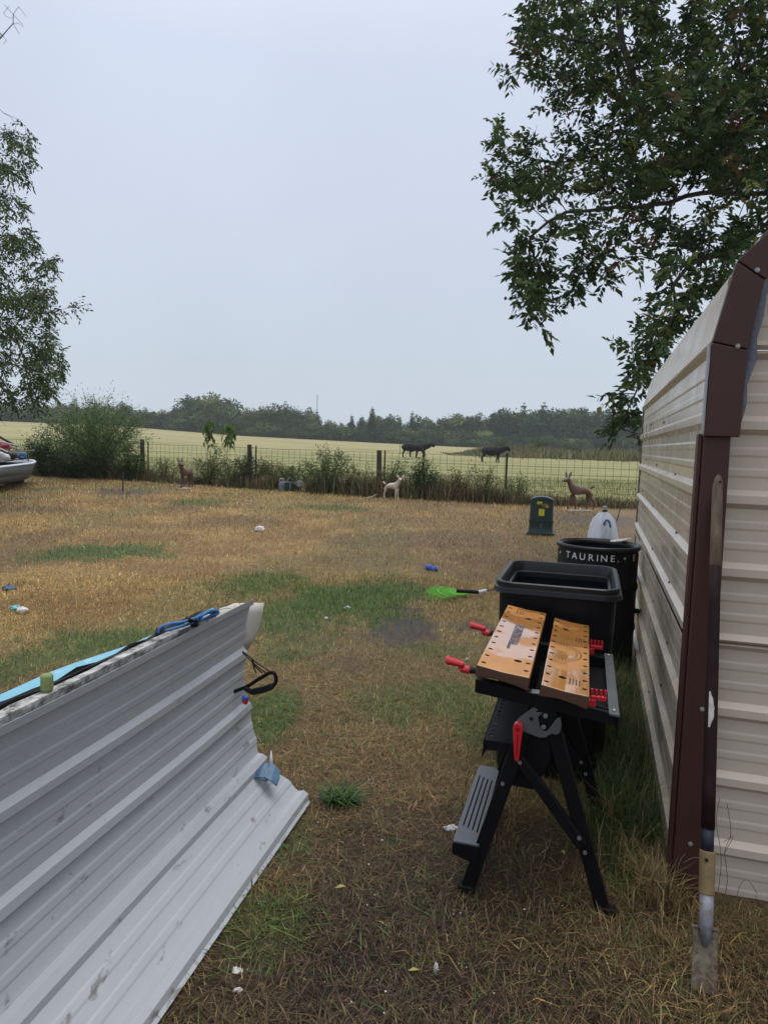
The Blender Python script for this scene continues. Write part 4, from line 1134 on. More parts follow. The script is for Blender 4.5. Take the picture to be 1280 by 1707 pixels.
def deer(name, label, loc, rot, sc, m, head_yaw=0.0, tail=0.9, head_pitch=-0.25, mud=None, stance=(0.06, -0.05, 0.1, -0.08), fawn=False):
    """garden deer about 1 high at the ear tips, facing +X"""
    k = Sk()
    pel = k.chain([(-0.26, 0, 0.55, (0.105, 0.12))])
    mid = k.chain([(0.0, 0, 0.535, (0.10, 0.115))], pel)
    sh = k.chain([(0.22, 0, 0.545, (0.10, 0.13))], mid)
    hx, hz = 0.395, 0.82
    nk = k.chain([(0.30, 0, 0.65, 0.078), (0.335, 0, 0.735, 0.058), (hx - 0.02, 0, hz, 0.066)], sh)
    c, s_ = math.cos(head_yaw), math.sin(head_yaw)
    k.chain([(hx + 0.07 * c, 0.07 * s_, hz - 0.018, 0.050), (hx + 0.15 * c, 0.15 * s_, hz - 0.05, 0.030)], nk)
    for i, s in enumerate((-1, 1)):
        st = stance[i]
        k.chain([(-0.27, s * 0.05, 0.42, 0.065), (-0.235 + st * 0.3, s * 0.055, 0.35, 0.042), (-0.33 + st, s * 0.055, 0.22, 0.027), (-0.31 + st * 1.3, s * 0.055, 0.07, 0.021), (-0.295 + st * 1.35, s * 0.055, 0.015, 0.026)], pel)
        st = stance[2 + i]
        k.chain([(0.23, s * 0.045, 0.42, 0.045), (0.23 + st * 0.5, s * 0.05, 0.25, 0.028), (0.225 + st, s * 0.05, 0.07, 0.021), (0.24 + st, s * 0.05, 0.015, 0.026)], sh)
    o = thing(name, label, 'deer statue', loc, None, rot); o.scale = (sc, sc, sc)
    link_mesh('body', skin(k.v, k.e, k.r), M[m], o, local=True, smooth=True)
    mb = MB(); a = tail
    mb.tube([(-0.28, 0, 0.585), (-0.37 - 0.02 * math.cos(a), 0, 0.60 + 0.04 * math.sin(a)), (-0.39 - 0.04 * math.cos(a), 0, 0.60 + 0.10 * math.sin(a))], [0.03, 0.036, 0.012], 8)
    mb.build('tail', M[m], o, local=True, smooth=True)
    HC = Vector((hx, 0, hz)); F_ = Vector((c, s_, 0)); S_ = Vector((-s_, c, 0))
    for s in (-1, 1):
        b = HC + S_ * s * 0.04 - F_ * 0.01 + Z * 0.035; dr = (S_ * s * (0.9 if fawn else 0.42) + Z * 1.0 - F_ * 0.15).normalized()
        mb = MB(); d, q, u = orth(dr, F_)
        P = []
        for t, wv in ((0, 0.016), (0.3, 0.042), (0.6, 0.046), (0.85, 0.026), (1.0, 0.003)):
            cc = b + dr * 0.19 * t
            side = dr.cross(F_).normalized()
            P.append([cc - side * wv + F_ * 0.012, cc - F_ * 0.008, cc + side * wv + F_ * 0.012])
        mb.grid(P); mb.build('ear', M['doe_pale' if m == 'doe' else m], o, local=True, solid=0.012, smooth=True)
        mb = MB(); mb.ball(HC + F_ * 0.06 + S_ * s * 0.04 + Z * 0.012, 0.011, 8, 5); mb.build('eye', M['doe_dark'], o, local=True, smooth=True)
    mb = MB(); mb.ball(HC + F_ * 0.166 - Z * 0.045, (0.022, 0.022, 0.019), 8, 6); mb.build('nose', M['doe_dark'], o, local=True, smooth=True)
    return o
p = gnd(966, 852)
d1 = deer('doe_statue', 'brown deer statue in side view on a pale base, right behind the green box', (p[0], p[1], 0.03), R(180 + 12), 0.90, 'doe', 0.25, 1.25)
mb = MB(); mb.prism([(-0.36 + 0.0, -0.13), (0.36, -0.13), (0.40, 0.0), (0.34, 0.14), (-0.36, 0.12)], (0, 0, -0.04), (1, 0, 0), (0, 1, 0), Z, 0.035); mb.build('base_plate', M['stone'], d1, local=True, bevel=0.006)
p = gnd(652, 832)
deer('fawn_statue', 'small cream fawn statue looking at the camera in front of the fence', (p[0], p[1], 0.0), R(-32), 0.68, 'fawn', R(-52), 1.45, fawn=True, stance=(0.02, -0.05, 0.0, 0.05))
p = gnd(309, 815)
d3 = deer('doe_statue', 'brown deer statue facing the camera at the fence on the left', (p[0], p[1] + 0.1, 0.02), R(-104), 0.88, 'doe', R(68), 0.3, stance=(0.02, 0.0, 0.0, 0.0))
for dx, dy, r, sl_ in ((-0.16, 0.0, 0.05, 'leftmost of the pale stones at the feet of the front facing deer'), (-0.03, -0.1, 0.045, 'smallest pale stone, just left of the largest by the front facing deer'), (0.06, -0.05, 0.09, 'largest pale stone at the feet of the front facing deer'), (0.2, -0.02, 0.06, 'rightmost of the pale stones at the feet of the front facing deer')):
    mb = MB(); mb.ball((p[0] + dx, p[1] - 0.25 + dy, 0.025), (r, r * 0.8, r * 0.5), 9, 6, lambda q: q * random.uniform(0.88, 1.1))
    so_ = mb.build('pale_stone', M['stone']); tag(so_, sl_, 'stone', 'stones at the feet of the left deer')
#PART4
# ------------------------------------------------------------------ shared small helpers
def text_mesh(body, size, align='CENTER', extrude=0.0008, font_space=1.0):
    cu = bpy.data.curves.new('txt', 'FONT'); cu.body = body; cu.size = size; cu.align_x = align; cu.align_y = 'CENTER'; cu.extrude = extrude; cu.space_character = font_space; cu.resolution_u = 3
    o = bpy.data.objects.new('txt', cu); COL.objects.link(o)
    bpy.context.view_layer.update()
    me = bake(o); bpy.data.objects.remove(o)
    return me
def place_text(body, size, O, X, Y, m, parent, name='lettering', extrude=0.0008, space=1.0, align='CENTER'):
    me = text_mesh(body, size, align, extrude, space)
    X, Y = Vector(X).normalized(), Vector(Y).normalized(); Nn = X.cross(Y)
    me.transform(Matrix(((X.x, Y.x, Nn.x, O[0]), (X.y, Y.y, Nn.y, O[1]), (X.z, Y.z, Nn.z, O[2]), (0, 0, 0, 1))))
    return link_mesh(name, me, m, parent)
def cut(mb, cutter, name, m, parent, label=None, topsplit=None, bevel=0.0):
    a = link_mesh('a', mb.mesh('a'), None); 
    if bevel:
        md = a.modifiers.new('v', 'BEVEL'); md.width = bevel; md.segments = 2; md.limit_method = 'ANGLE'; md.angle_limit = R(40)
    b = link_mesh('b', cutter.mesh('b'), None)
    md = a.modifiers.new('b', 'BOOLEAN'); md.operation = 'DIFFERENCE'; md.object = b; md.solver = 'EXACT'
    bpy.context.view_layer.update()
    me = bake(a); bpy.data.objects.remove(a); bpy.data.objects.remove(b)
    if topsplit is not None:
        for p in me.polygons: p.material_index = 0 if p.normal.dot(topsplit) > 0.8 else 1
    return link_mesh(name, me, m, parent, label)

# ------------------------------------------------------------------ corrugated sheet leaning on a heap of boards
DA, DP = dirs(13.25)
S0 = Vector((-0.28, 2.811, 0))
def sh(k, u, z): return S0 + DA * k + DP * u + Z * z
base = [(0.012, 0.004), (-0.06, 0.052), (-0.12, 0.102), (-0.18, 0.156), (-0.225, 0.21), (-0.262, 0.32), (-0.281, 0.45), (-0.287, 0.6), (-0.277, 0.72), (-0.258, 0.842)]
def catmull(P, n):
    P = [np.array(p, float) for p in P]; P = [2 * P[0] - P[1]] + P + [2 * P[-1] - P[-2]]
    outp = []
    for i in range(1, len(P) - 2):
        for t in np.linspace(0, 1, n, endpoint=False):
            a, b, c, d = P[i - 1:i + 3]
            outp.append(0.5 * (2 * b + (c - a) * t + (2 * a - 5 * b + 4 * c - d) * t * t + (3 * b - a - 3 * c + d) * t ** 3))
    outp.append(P[-2]); return np.array(outp)
bc = catmull(base, 24)
arc = np.concatenate([[0], np.cumsum(np.linalg.norm(np.diff(bc, axis=0), axis=1))])
rp = [(-1, 0)] + [p for p in rib_profile(4, 0.042, 0.0165)] + [(2, 0)]
rp = [(a * 1.0, b) for a, b in rp]
TOT = arc[-1]; sp = (TOT - 0.042 - 0.012) / 4 / PITCHR
knots = [(0.042 + (a - 0.042) * sp, b) for a, b in rp if 0.0 < a < 1.2]
ss = sorted(set([0.0, TOT] + [min(TOT, max(0, k_)) for k_, _ in knots] + list(np.linspace(0, TOT, 60))))
outv = np.interp(ss, [0.0] + [k_ for k_, _ in knots] + [9], [0] + [b for _, b in knots] + [0])
bu, bz = np.interp(ss, arc, bc[:, 0]), np.interp(ss, arc, bc[:, 1])
du, dz = np.gradient(bu, ss), np.gradient(bz, ss)
ln = np.hypot(du, dz); nu, nzv = dz / ln, -du / ln
sgn = 1.0
rows = []
for k in [0.0, -0.006, -0.05, -0.15, -0.3, -0.45, -0.6, -0.8, -1.0, -1.25, -1.5, -1.8, -2.1, -2.4]:
    row = []
    for i, s_ in enumerate(ss):
        wob = 0.006 * math.sin(k * 3.1 + s_ * 5) * min(1, s_ * 2)
        flare = 0.005 * math.exp(k / 0.06) * math.sin(s_ * 21.0)
        kk = k + (0.012 * math.sin(s_ * 17) + 0.006 * math.sin(s_ * 57)) * math.exp(k / 0.05)
        row.append(sh(kk, bu[i] + nu[i] * outv[i] + wob + flare, bz[i] + nzv[i] * -abs(0) + (nzv[i]) * outv[i] + 0.014))
    rows.append(row)
# the ribs stand out on the side that faces right and up
mb = MB()
rows = [[p for p in r_] for r_ in rows]
mb.grid(rows)
shp = mb.build('corrugated_sheet', M['sheet'], None, solid=0.001)
tag(shp, 'curved grey-white corrugated metal sheet leaning at the lower left', 'metal sheet')
# cream sheet poking out behind its far end
mb = MB(); P = []
for px, py in ((440, 1005), (438, 1022), (433, 1045), (425, 1064), (413, 1084)):
    r_ = Vector(ray(px, py)); pl = sh(0.05, 0, 0); q = Vector(CAM) + r_ * ((pl - Vector(CAM)).dot(DA) / r_.dot(DA))
    z = q.z
    P.append([q, q * 0.55 + sh(0.01, -0.33, z) * 0.45, sh(0.0, -0.335, z), sh(-0.25, -0.36, z - 0.01)])
mb.grid(P); o = mb.build('curled_sheet', M['sheet_back'], None, solid=0.0015, smooth=True)
tag(o, 'curled cream sheet of metal sticking out behind the top corner of the corrugated sheet', 'metal sheet')
# boards standing behind the sheet
def slab(name, label, cat, poly, ztop, m, zbot=0.0, jag=0.0, bevel=0.003):
    mb = MB(); top = [(k, u) for k, u in poly]
    mb.add([sh(k, u - 0.24 * (ztop - zbot) / 0.85, zbot) for k, u in top] + [sh(k, u, ztop + random.uniform(-jag, jag)) for k, u in top],
           [tuple(range(len(top)))[::-1], tuple(range(len(top), 2 * len(top)))] + [(i, (i + 1) % len(top), (i + 1) % len(top) + len(top), i + len(top)) for i in range(len(top))])
    o = mb.build(name, m, None, bevel=bevel); tag(o, label, cat); return o
ks = np.linspace(-0.28, -2.35, 30)
slab('weathered_board', 'dirty white board with blackened ragged top edge right behind the corrugated sheet', 'board', [(k, -0.272) for k in ks] + [(k, -0.303 - random.uniform(0, 0.007)) for k in ks[::-1]], 0.852, M['grime'], jag=0.005, bevel=0)
ks = np.linspace(-0.24, -2.35, 26)
slab('rubber_sheet', 'black rubber sheet standing between the dirty board and the turquoise board', 'sheet', [(k, -0.313) for k in ks] + [(k, -0.326 - random.uniform(0, 0.008) - max(0, -k - 1.2) * 0.11) for k in ks[::-1]], 0.858, M['blackrub'], jag=0.007, bevel=0)
slab('turquoise_board', 'turquoise foam board wedged behind the black rubber sheet', 'board', [(-1.28, -0.338), (-0.7, -0.338), (-0.18, -0.333), (-0.18, -0.342), (-0.72, -0.353), (-0.93, -0.395), (-1.02, -0.405), (-1.26, -0.402)], 0.846, M['turq'], zbot=0.5)
mb = MB()
def fmq(q): return Vector((q.x * (1 + 0.06 * math.sin(q.z * 90)), q.y, q.z))
mb.lathe([(0.0, 0), (0.013, 0.002), (0.0155, 0.010), (0.015, 0.03), (0.0155, 0.040), (0.013, 0.046), (0.006, 0.047), (0.0, 0.043)], 14, tuple(sh(-1.17, -0.292, 0.853)))
o = mb.build('foam_roll', M['foam_green'], None, smooth=True); tag(o, 'short lime green foam roll resting on the dirty board edge', 'foam')
# blue cord bundle on top of the boards
cord = thing('bungee_cord', 'blue cord bundle looped over the top of the boards', 'cord', sh(-0.4, -0.33, 0.86))
def onz(px, py, z): return Vector(gnd(px, py, z))
for lp in ([(263, 1055, .868), (268, 1046, .885), (285, 1040, .893), (305, 1037, .895), (325, 1031, .893), (345, 1022, .892), (358, 1018, .885), (364, 1022, .872), (350, 1029, .868), (325, 1037, .868), (300, 1045, .868), (275, 1052, .866)],
           [(318, 1037, .88), (330, 1028, .893), (345, 1020, .897), (360, 1017, .885), (352, 1026, .875), (335, 1034, .87), (322, 1038, .87)],
           [(330, 1036, .872), (338, 1026, .895), (350, 1019, .90), (362, 1019, .882), (355, 1027, .872)]):
    cat_ = catmull([onz(*q) for q in lp], 6)
    mb = MB(); mb.tube([Vector(q) for q in cat_], 0.0052, 7); mb.build('cord', M['bungee'], cord, smooth=True)
mb = MB(); mb.tube([onz(313, 1030, .885), onz(318, 1036, .90), onz(326, 1034, .90), onz(328, 1042, .87), onz(318, 1044, .868)], 0.0075, 7); mb.build('knot', M['blackrub'], cord, smooth=True)
mb = MB(); mb.tube([onz(272, 1045, .87), onz(262, 1050, .875), onz(262, 1058, .86)], 0.0055, 6); mb.build('hook', M['blackrub'], cord, smooth=True)
mb = MB(); pl = [onz(366, 1016, .86), onz(375, 1013, .865), onz(384, 1013, .862)]; mb.tube(pl, 0.004, 5); mb.build('pale_end', M['gunwale'], cord)
# loose thin wire standing up behind
wp = [atd(px, py, 2.85 - 0.1) for px, py in ((346, 1012), (352, 993), (362, 977), (373, 966), (383, 968), (387, 980), (382, 995), (378, 1005))]
mb = MB(); mb.tube([Vector(q) for q in catmull(wp, 5)], 0.0011, 4)
wp = [atd(px, py, 2.8) for px, py in ((378, 1003), (384, 996), (395, 1000), (401, 1010), (396, 1018))]
mb.tube([Vector(q) for q in catmull(wp, 5)], 0.0011, 4)
o = mb.build('loose_wire', M['wire'], None); tag(o, 'thin loose wire curling up behind the corrugated sheet', 'wire')
# folded chair behind the sheet: its arm loop and strings stick out
ch = thing('folding_chair', 'black folded chair behind the sheet with one arm loop sticking out', 'chair', sh(-0.1, -0.42, 0))
def fe(px, py, k=-0.1):
    r_ = Vector(ray(px, py)); q0 = sh(k, 0, 0); return Vector(CAM) + r_ * ((q0 - Vector(CAM)).dot(DA) / r_.dot(DA))
loop = [sh(-0.15, -0.42, 0.44), fe(404, 1148), fe(430, 1133), fe(450, 1122), fe(458, 1124), fe(460, 1136), fe(454, 1146)]
mb = MB(); mb.tube([Vector(q) for q in catmull(loop, 5)], 0.0075, 9); mb.build('arm_tube', M['black'], ch, smooth=True)
pad = [fe(456, 1143), fe(445, 1148), fe(430, 1152), fe(418, 1153), fe(408, 1146)]
mb = MB(); mb.tube([Vector(q) for q in catmull(pad, 4)], [0.009] + [0.0135] * 11 + [0.011] * 4 + [0.008], 9); mb.build('arm_pad', M['blackrub'], ch, smooth=True)
mb = MB(); mb.tube([sh(-0.15, -0.42, 0.44), sh(-0.3, -0.48, 0.02)], 0.010, 8); mb.build('leg', M['black'], ch)
mb = MB(); mb.tube([sh(-0.75, -0.42, 0.44), sh(-0.6, -0.48, 0.02)], 0.010, 8); mb.tube([sh(-0.15, -0.42, 0.44), sh(-0.75, -0.42, 0.44)], 0.009, 8); mb.build('leg', M['black'], ch)
mb = MB(); mb.grid([[sh(k, -0.40 - 0.015 * math.sin((k + 0.1) * 5), z) for k in np.linspace(-0.1, -0.75, 6)] for z in (0.46, 0.3, 0.14)]); mb.build('seat_fabric', M['cloth_black'], ch, solid=0.003)
mb = MB()
for a, b in (((404, 1086), (456, 1124)), ((404, 1088), (446, 1125))): mb.tube([fe(*a), fe((a[0] + b[0]) / 2, (a[1] + b[1]) / 2 + 1.5), fe(*b)], 0.0024, 5)
mb.tube([fe(420, 1099), fe(426, 1112), fe(437, 1122)], 0.003, 5); mb.tube([fe(421, 1103), fe(424, 1115), fe(427, 1122)], 0.003, 5)
mb.build('string', M['blackrub'], ch)
mb = MB(); c = fe(411, 1170, -0.03)
mb.ball(c + Vector((-0.014, 0.01, 0)), (0.02, 0.016, 0.022), 10, 7); o = mb.build('red_blue_toy', M['red'], None, smooth=True)
tag(o, 'small red and blue toy peeping out behind the edge of the metal sheet', 'toy')
mb = MB(); mb.ball(c + Vector((-0.010, 0.006, 0.014)), (0.018, 0.015, 0.012), 10, 6); mb.build('cap', bpy.data.materials['blue_litter'], o, smooth=True)
# blue toy glider lying on the sheet
ty = thing('toy_glider', 'small blue winged toy with white spike on the corrugated sheet edge', 'toy', sh(-0.06, -0.17, 0.18))
q0 = onz(441, 1306, 0.155)
tx, tyv = DP * 1.0, DA * 1.0
def gl(a, b, c): return q0 + DP * a + (DA * 0.9 + Z * 0.1) * b + Z * c
mb = MB(); mb.grid([[gl(-0.045, 0, 0.012), gl(-0.022, -0.006, 0.026), gl(-0.004, 0, 0.022)], [gl(-0.045, 0.03, 0.03), gl(-0.022, 0.028, 0.046), gl(-0.004, 0.03, 0.040)], [gl(-0.036, 0.06, 0.034), gl(-0.02, 0.062, 0.05), gl(-0.004, 0.066, 0.046)]]); mb.build('wing', M['toyblue'], ty, solid=0.008)
mb = MB(); mb.grid([[gl(0.0, 0, 0.022), gl(0.026, -0.006, 0.014), gl(0.050, 0.0, -0.006)], [gl(0.0, 0.03, 0.040), gl(0.024, 0.028, 0.03), gl(0.050, 0.03, 0.010)], [gl(0.0, 0.066, 0.046), gl(0.018, 0.062, 0.038), gl(0.036, 0.06, 0.024)]]); mb.build('wing', M['toyblue'], ty, solid=0.008)
mb = MB(); mb.tube([gl(0.004, 0.062, 0.036), gl(0.0, 0.070, 0.10)], [0.011, 0.0015], 8); mb.build('spike', M['whitetoy'], ty, smooth=True)
mb = MB(); mb.box(gl(0.002, 0.02, 0.012), (0.02, 0.05, 0.012), (DP, DA, Z)); mb.build('body', M['toyblue'], ty, bevel=0.003)

# ------------------------------------------------------------------ folding workbench
WA, WE = dirs(15.8)
W0 = Vector((0.318, 2.278, 0))
def wb(k, e, z): return W0 + WA * k + WE * e + Z * z
wk = thing('folding_workbench', 'black folding workbench with two wet wooden jaws and red handles', 'workbench', wb(0.3, 0.22, 0))
K0, K1 = -0.08, 0.83
def jaw(e0, z0, e1, z1, th, bigholes, label):
    d = (WE * (e1 - e0) + Z * (z1 - z0)); wd = d.length; d.normalize(); up = (-WE * (z1 - z0) + Z * (e1 - e0)).normalized()
    O = wb(K0, e0, z0)
    mb = MB(); nseg = 10
    prof = [(0, 0), (wd * 0.5, -0.003), (wd, 0), (wd + 0.002, -th * 0.95), (wd * 0.72, -th * 0.80), (wd * 0.4, -th * 0.72), (wd * 0.1, -th * 0.82), (0.0, -th * 0.85)]
    mb.prism(prof, O, d, up, WA, K1 - K0)
    cu = MB(); L = K1 - K0
    def P(f, g): return O + WA * (L * f) + d * (wd * g)
    for side, g in ((0, 0.10), (1, 0.90)):
        for i in range(11):
            f = 0.045 + i * 0.09 + (0.02 if side else 0)
            if f < 0.98: cu.tube([P(f, g) - up * 0.02, P(f, g) + up * 0.01], 0.0085, 12)
    for f, g in bigholes: cu.tube([P(f, g) - up * 0.03, P(f, g) + up * 0.01], 0.0135, 14)
    o = cut(mb, cu, 'jaw', [M['jaw'], M['jawside']], wk, label, topsplit=up, bevel=0.004)
    return O, d, up, wd
O1, d1v, u1, w1 = jaw(0.011, 0.813, 0.177, 0.790, 0.046, [(0.16, 0.70), (0.82, 0.62)], 'left wooden jaw with the printed word')
O2, d2v, u2, w2 = jaw(0.212, 0.774, 0.357, 0.753, 0.046, [(0.14, 0.42), (0.83, 0.36)], 'right wooden jaw with a printed arc')
L = K1 - K0
# print on the jaws (flat ink a hair above the wood)
place_text('WORKMATE', 0.050, O1 + WA * L * 0.52 + d1v * w1 * 0.50 + u1 * 0.0002, WA, -d1v, M['print'], wk, extrude=0.0009)
place_text('WORKMATE', 0.014, O1 + WA * L * 0.34 + d1v * w1 * 0.42 + u1 * 0.0002, WA, -d1v, M['print'], wk, extrude=0.0009)
mb = MB()
for i in range(3): mb.box(O1 + WA * L * (0.90) + d1v * w1 * (0.30 + 0.07 * i) + u1 * 0.0003, (0.075 - 0.015 * i, 0.0022, 0.0012), (WA, d1v, u1))
for i in range(4):
    mb.box(O2 + WA * L * 0.70 + d2v * w2 * (0.66 + 0.065 * i) + u2 * 0.0003, (0.05, 0.003, 0.0012), (WA, d2v, u2)); mb.box(O2 + WA * L * 0.115 + d2v * w2 * (0.58 + 0.07 * i) + u2 * 0.0003, (0.05, 0.003, 0.0012), (WA, d2v, u2))
cc = O2 + WA * L * 0.46 + d2v * w2 * 0.12
for rad, n, ln_ in ((0.085, 19, 0.004), (0.10, 25, 0.005)):
    for i in range(n):
        a = -1.45 + 2.9 * i / (n - 1); q = cc + WA * (math.sin(a) * rad * 1.15) + d2v * (math.cos(a) * rad)
        mb.box(q + u2 * 0.0002, (ln_, 0.0022, 0.0012), ((WA * math.sin(a) + d2v * math.cos(a)), (WA * math.cos(a) - d2v * math.sin(a)), u2))
o = mb.build('printed_marks', M['printdark'], wk)
# steel arms under the jaws, rear rail and pan between them
def arm(k):
    mb = MB(); mb.hexa([wb(k - 0.02, 0.0, 0.700), wb(k - 0.02, 0.440, 0.648), wb(k + 0.02, 0.440, 0.648), wb(k + 0.02, 0.0, 0.700), wb(k - 0.02, 0.0, 0.745), wb(k - 0.02, 0.440, 0.688), wb(k + 0.02, 0.440, 0.688), wb(k + 0.02, 0.0, 0.745)])
    c = MB(); c.hexa([wb(k - 0.007, 0.37, 0.66), wb(k - 0.007, 0.425, 0.655), wb(k + 0.007, 0.425, 0.655), wb(k + 0.007, 0.37, 0.66), wb(k - 0.007, 0.37, 0.75), wb(k - 0.007, 0.425, 0.75), wb(k + 0.007, 0.425, 0.75), wb(k + 0.007, 0.37, 0.75)])
    return cut(mb, c, 'support_arm', M['black'], wk, bevel=0.003)
arm(0.0); arm(0.60)
mb = MB(); mb.box(wb(-0.012, 0.195, 0.7245), (0.03, 0.03, 0.006), (WE, WA, Z)); mb.build('slide_plate', M['bolt'], wk, bevel=0.001)
mb = MB(); mb.hexa([wb(-0.03, 0.418, 0.684), wb(-0.03, 0.450, 0.680), wb(0.65, 0.450, 0.680), wb(0.65, 0.418, 0.684), wb(-0.03, 0.418, 0.692), wb(-0.03, 0.450, 0.690), wb(0.65, 0.450, 0.690), wb(0.65, 0.418, 0.692)])
mb.build('rear_rail', M['greymet'], wk, 'grey steel top of the rear rail', bevel=0.002)
mb = MB(); mb.box(wb(0.31, 0.447, 0.645), (0.68, 0.004, 0.07), (WA, WE, Z)); mb.build('rail_skirt', M['black'], wk)
mb = MB(); mb.box(wb(0.30, 0.30, 0.648), (0.56, 0.24, 0.006), (WA, WE, Z)); mb.build('pan', M['black'], wk)
for k in (0.0, 0.62):
    mb = MB(); mb.ball(wb(k - 0.005, 0.434, 0.693), (0.007, 0.007, 0.005), 10, 5); mb.build('bolt', M['bolt'], wk, smooth=True)
# red swivel pegs parked at the rear of both arms
for k in (0.0, 0.60):
    b = wb(k, 0.385, 0.700)
    mb = MB(); mb.box(b - WE * 0.018 + Z * 0.006, (0.022, 0.016, 0.026), (WE, WA, Z)); mb.box(b + Z * 0.024, (0.05, 0.012, 0.014), (WE, WA, Z))
    p_ = mb.build('swivel_peg', M['red'], wk, bevel=0.002)
    for i in range(4):
        mb = MB(); mb.tube([b + WE * (-0.020 + 0.0135 * i) + Z * 0.028, b + WE * (-0.020 + 0.0135 * i) + Z * 0.052], 0.0042, 8); mb.build('prong', M['red'], p_, smooth=False)
# cranks
for k, zz in ((-0.035, 0.778), (0.46, 0.775)):
    a = wb(k, 0.012, zz)
    cr = MB(); cr.tube([a, a - WE * 0.028], 0.011, 12); co = cr.build('crank_socket', M['blackrub'], wk, smooth=False)
    cr = MB(); cr.tube([a - WE * 0.026 , a - WE * 0.032, a - WE * 0.058 + Z * 0.002, a - WE * 0.062], [0.010, 0.0135, 0.0125, 0.010], 12)
    cr.bar(a - WE * 0.050, a - WE * 0.058 + Z * 0.020 - WA * 0.008, 0.016, 0.014)
    cr.tube([a - WE * 0.048 + Z * 0.018 - WA * 0.008, a - WE * 0.060 + Z * 0.020 - WA * 0.008, a - WE * 0.100 + Z * 0.028 - WA * 0.012, a - WE * 0.106 + Z * 0.028 - WA * 0.012], [0.011, 0.011, 0.0145, 0.012], 12)
    cr.build('crank_handle', M['red'], co, smooth=False, bevel=0.001)
# legs, both ends
def legset(k, near):
    f0, f1 = wb(k, -0.002, 0.0), wb(k, 0.172, 0.63)
    def leg(a, b, w0, nm='leg', off=0.0, lab=None):
        mb = MB(); mb.bar(a + WA * off, b + WA * off, w0, 0.026, up=WA); return mb.build(nm, M['black'], wk, lab, bevel=0.003)
    leg(f0, f1, 0.046); leg(wb(k, 0.444, 0.0), wb(k, 0.244, 0.63), 0.046, off=0.028)
    leg(wb(k, 0.135, 0.515), wb(k, 0.362, 0.235), 0.036, 'brace', off=-0.0)
    for e_ in (0.0, 0.444):
        mb = MB(); mb.box(wb(k + (0.028 if e_ else 0), e_ + (0.006 if e_ else -0.004), 0.012), (0.056, 0.036, 0.032), (WE, WA, Z)); mb.build('foot', M['blackrub'], wk, bevel=0.004)
    for (e_, z_) in ((0.103, 0.405), (0.155, 0.485), (0.352, 0.265), (0.372, 0.22)):
        mb = MB(); mb.tube([wb(k - 0.0131, e_, z_), wb(k - 0.018, e_, z_)], 0.0065, 10); mb.build('bolt', M['bolt'], wk)
legset(0.0, True); legset(0.575, False)
mb = MB(); mb.prism([(0.118, 0.47), (0.10, 0.39), (0.20, 0.385), (0.25, 0.50), (0.235, 0.60), (0.16, 0.62)], wb(0.018, 0, 0), WE, Z, WA, 0.004); mb.build('side_panel', M['black'], wk)
# grey bracket with its slots, bolts and the red locking lever
mb = MB(); mb.prism([(0.140, 0.628), (0.165, 0.655), (0.190, 0.676), (0.205, 0.672), (0.196, 0.663), (0.220, 0.664), (0.205, 0.648), (0.212, 0.618), (0.224, 0.604), (0.236, 0.606), (0.262, 0.650), (0.274, 0.657), (0.279, 0.628), (0.274, 0.604), (0.262, 0.597), (0.250, 0.600), (0.232, 0.584), (0.212, 0.581), (0.160, 0.594)], wb(-0.026, 0, 0), WE, Z, WA, 0.004)
mb.build('hinge_bracket', M['greymet'], wk, bevel=0.0012)
mb = MB(); mb.prism([(0.19, 0.70), (0.26, 0.70), (0.262, 0.64), (0.236, 0.604), (0.224, 0.602), (0.207, 0.62)], wb(-0.021, 0, 0), WE, Z, WA, 0.004); mb.build('hinge_plate', M['black'], wk, bevel=0.001)
for e_, z_ in ((0.228, 0.655), (0.224, 0.618)):
    mb = MB(); mb.tube([wb(-0.021, e_, z_), wb(-0.030, e_, z_)], 0.0075, 12); mb.build('bolt', M['bolt'], wk, bevel=0.001)
mb = MB(); mb.tube([wb(-0.0262, 0.185, 0.640), wb(-0.029, 0.185, 0.640)], 0.006, 10); mb.build('bolt', M['blackrub'], wk)
mb = MB()
lp = [(0.130, 0.612), (0.134, 0.624), (0.146, 0.630), (0.158, 0.624), (0.162, 0.610), (0.158, 0.560), (0.1535, 0.508), (0.147, 0.500), (0.140, 0.506), (0.134, 0.560)]
mb.prism(lp, wb(-0.052, 0, 0), WE, Z, WA, 0.024)
c = MB(); c.tube([wb(-0.056, 0.146, 0.606), wb(-0.040, 0.146, 0.606)], 0.0075, 12); c.box(wb(-0.052, 0.1465, 0.552), (0.005, 0.012, 0.078), (WE, WA, Z))
cut(mb, c, 'locking_lever', M['red'], wk, bevel=0.003)
# front tool tray with punched holes
mb = MB(); mb.prism([(0.0, 0.034), (0.555, 0.034), (0.555, 0.150), (0.0, 0.150)], wb(0, 0, 0.535), WA, WE, Z, 0.003)
c = MB()
for i in range(13): c.tube([wb(0.045 + i * 0.038, 0.052 + 0.003 * (i % 2), 0.52), wb(0.045 + i * 0.038, 0.052 + 0.003 * (i % 2), 0.55)], 0.0062 if i % 3 else 0.0085, 10)
tray = cut(mb, c, 'tool_tray', M['black'], wk, 'black tray with punched holes along its left edge')
mb = MB(); mb.box(wb(0.0, 0.09, 0.522), (0.115, 0.003, 0.032), (WE, WA, Z)); mb.box(wb(0.277, 0.0335, 0.530), (0.555, 0.0025, 0.020), (WA, WE, Z)); mb.add([wb(-0.001, 0.034, 0.52), wb(-0.001, 0.027, 0.470), wb(-0.001, 0.046, 0.508)], [(0, 1, 2)]); mb.build('tray_lip', M['black'], wk)
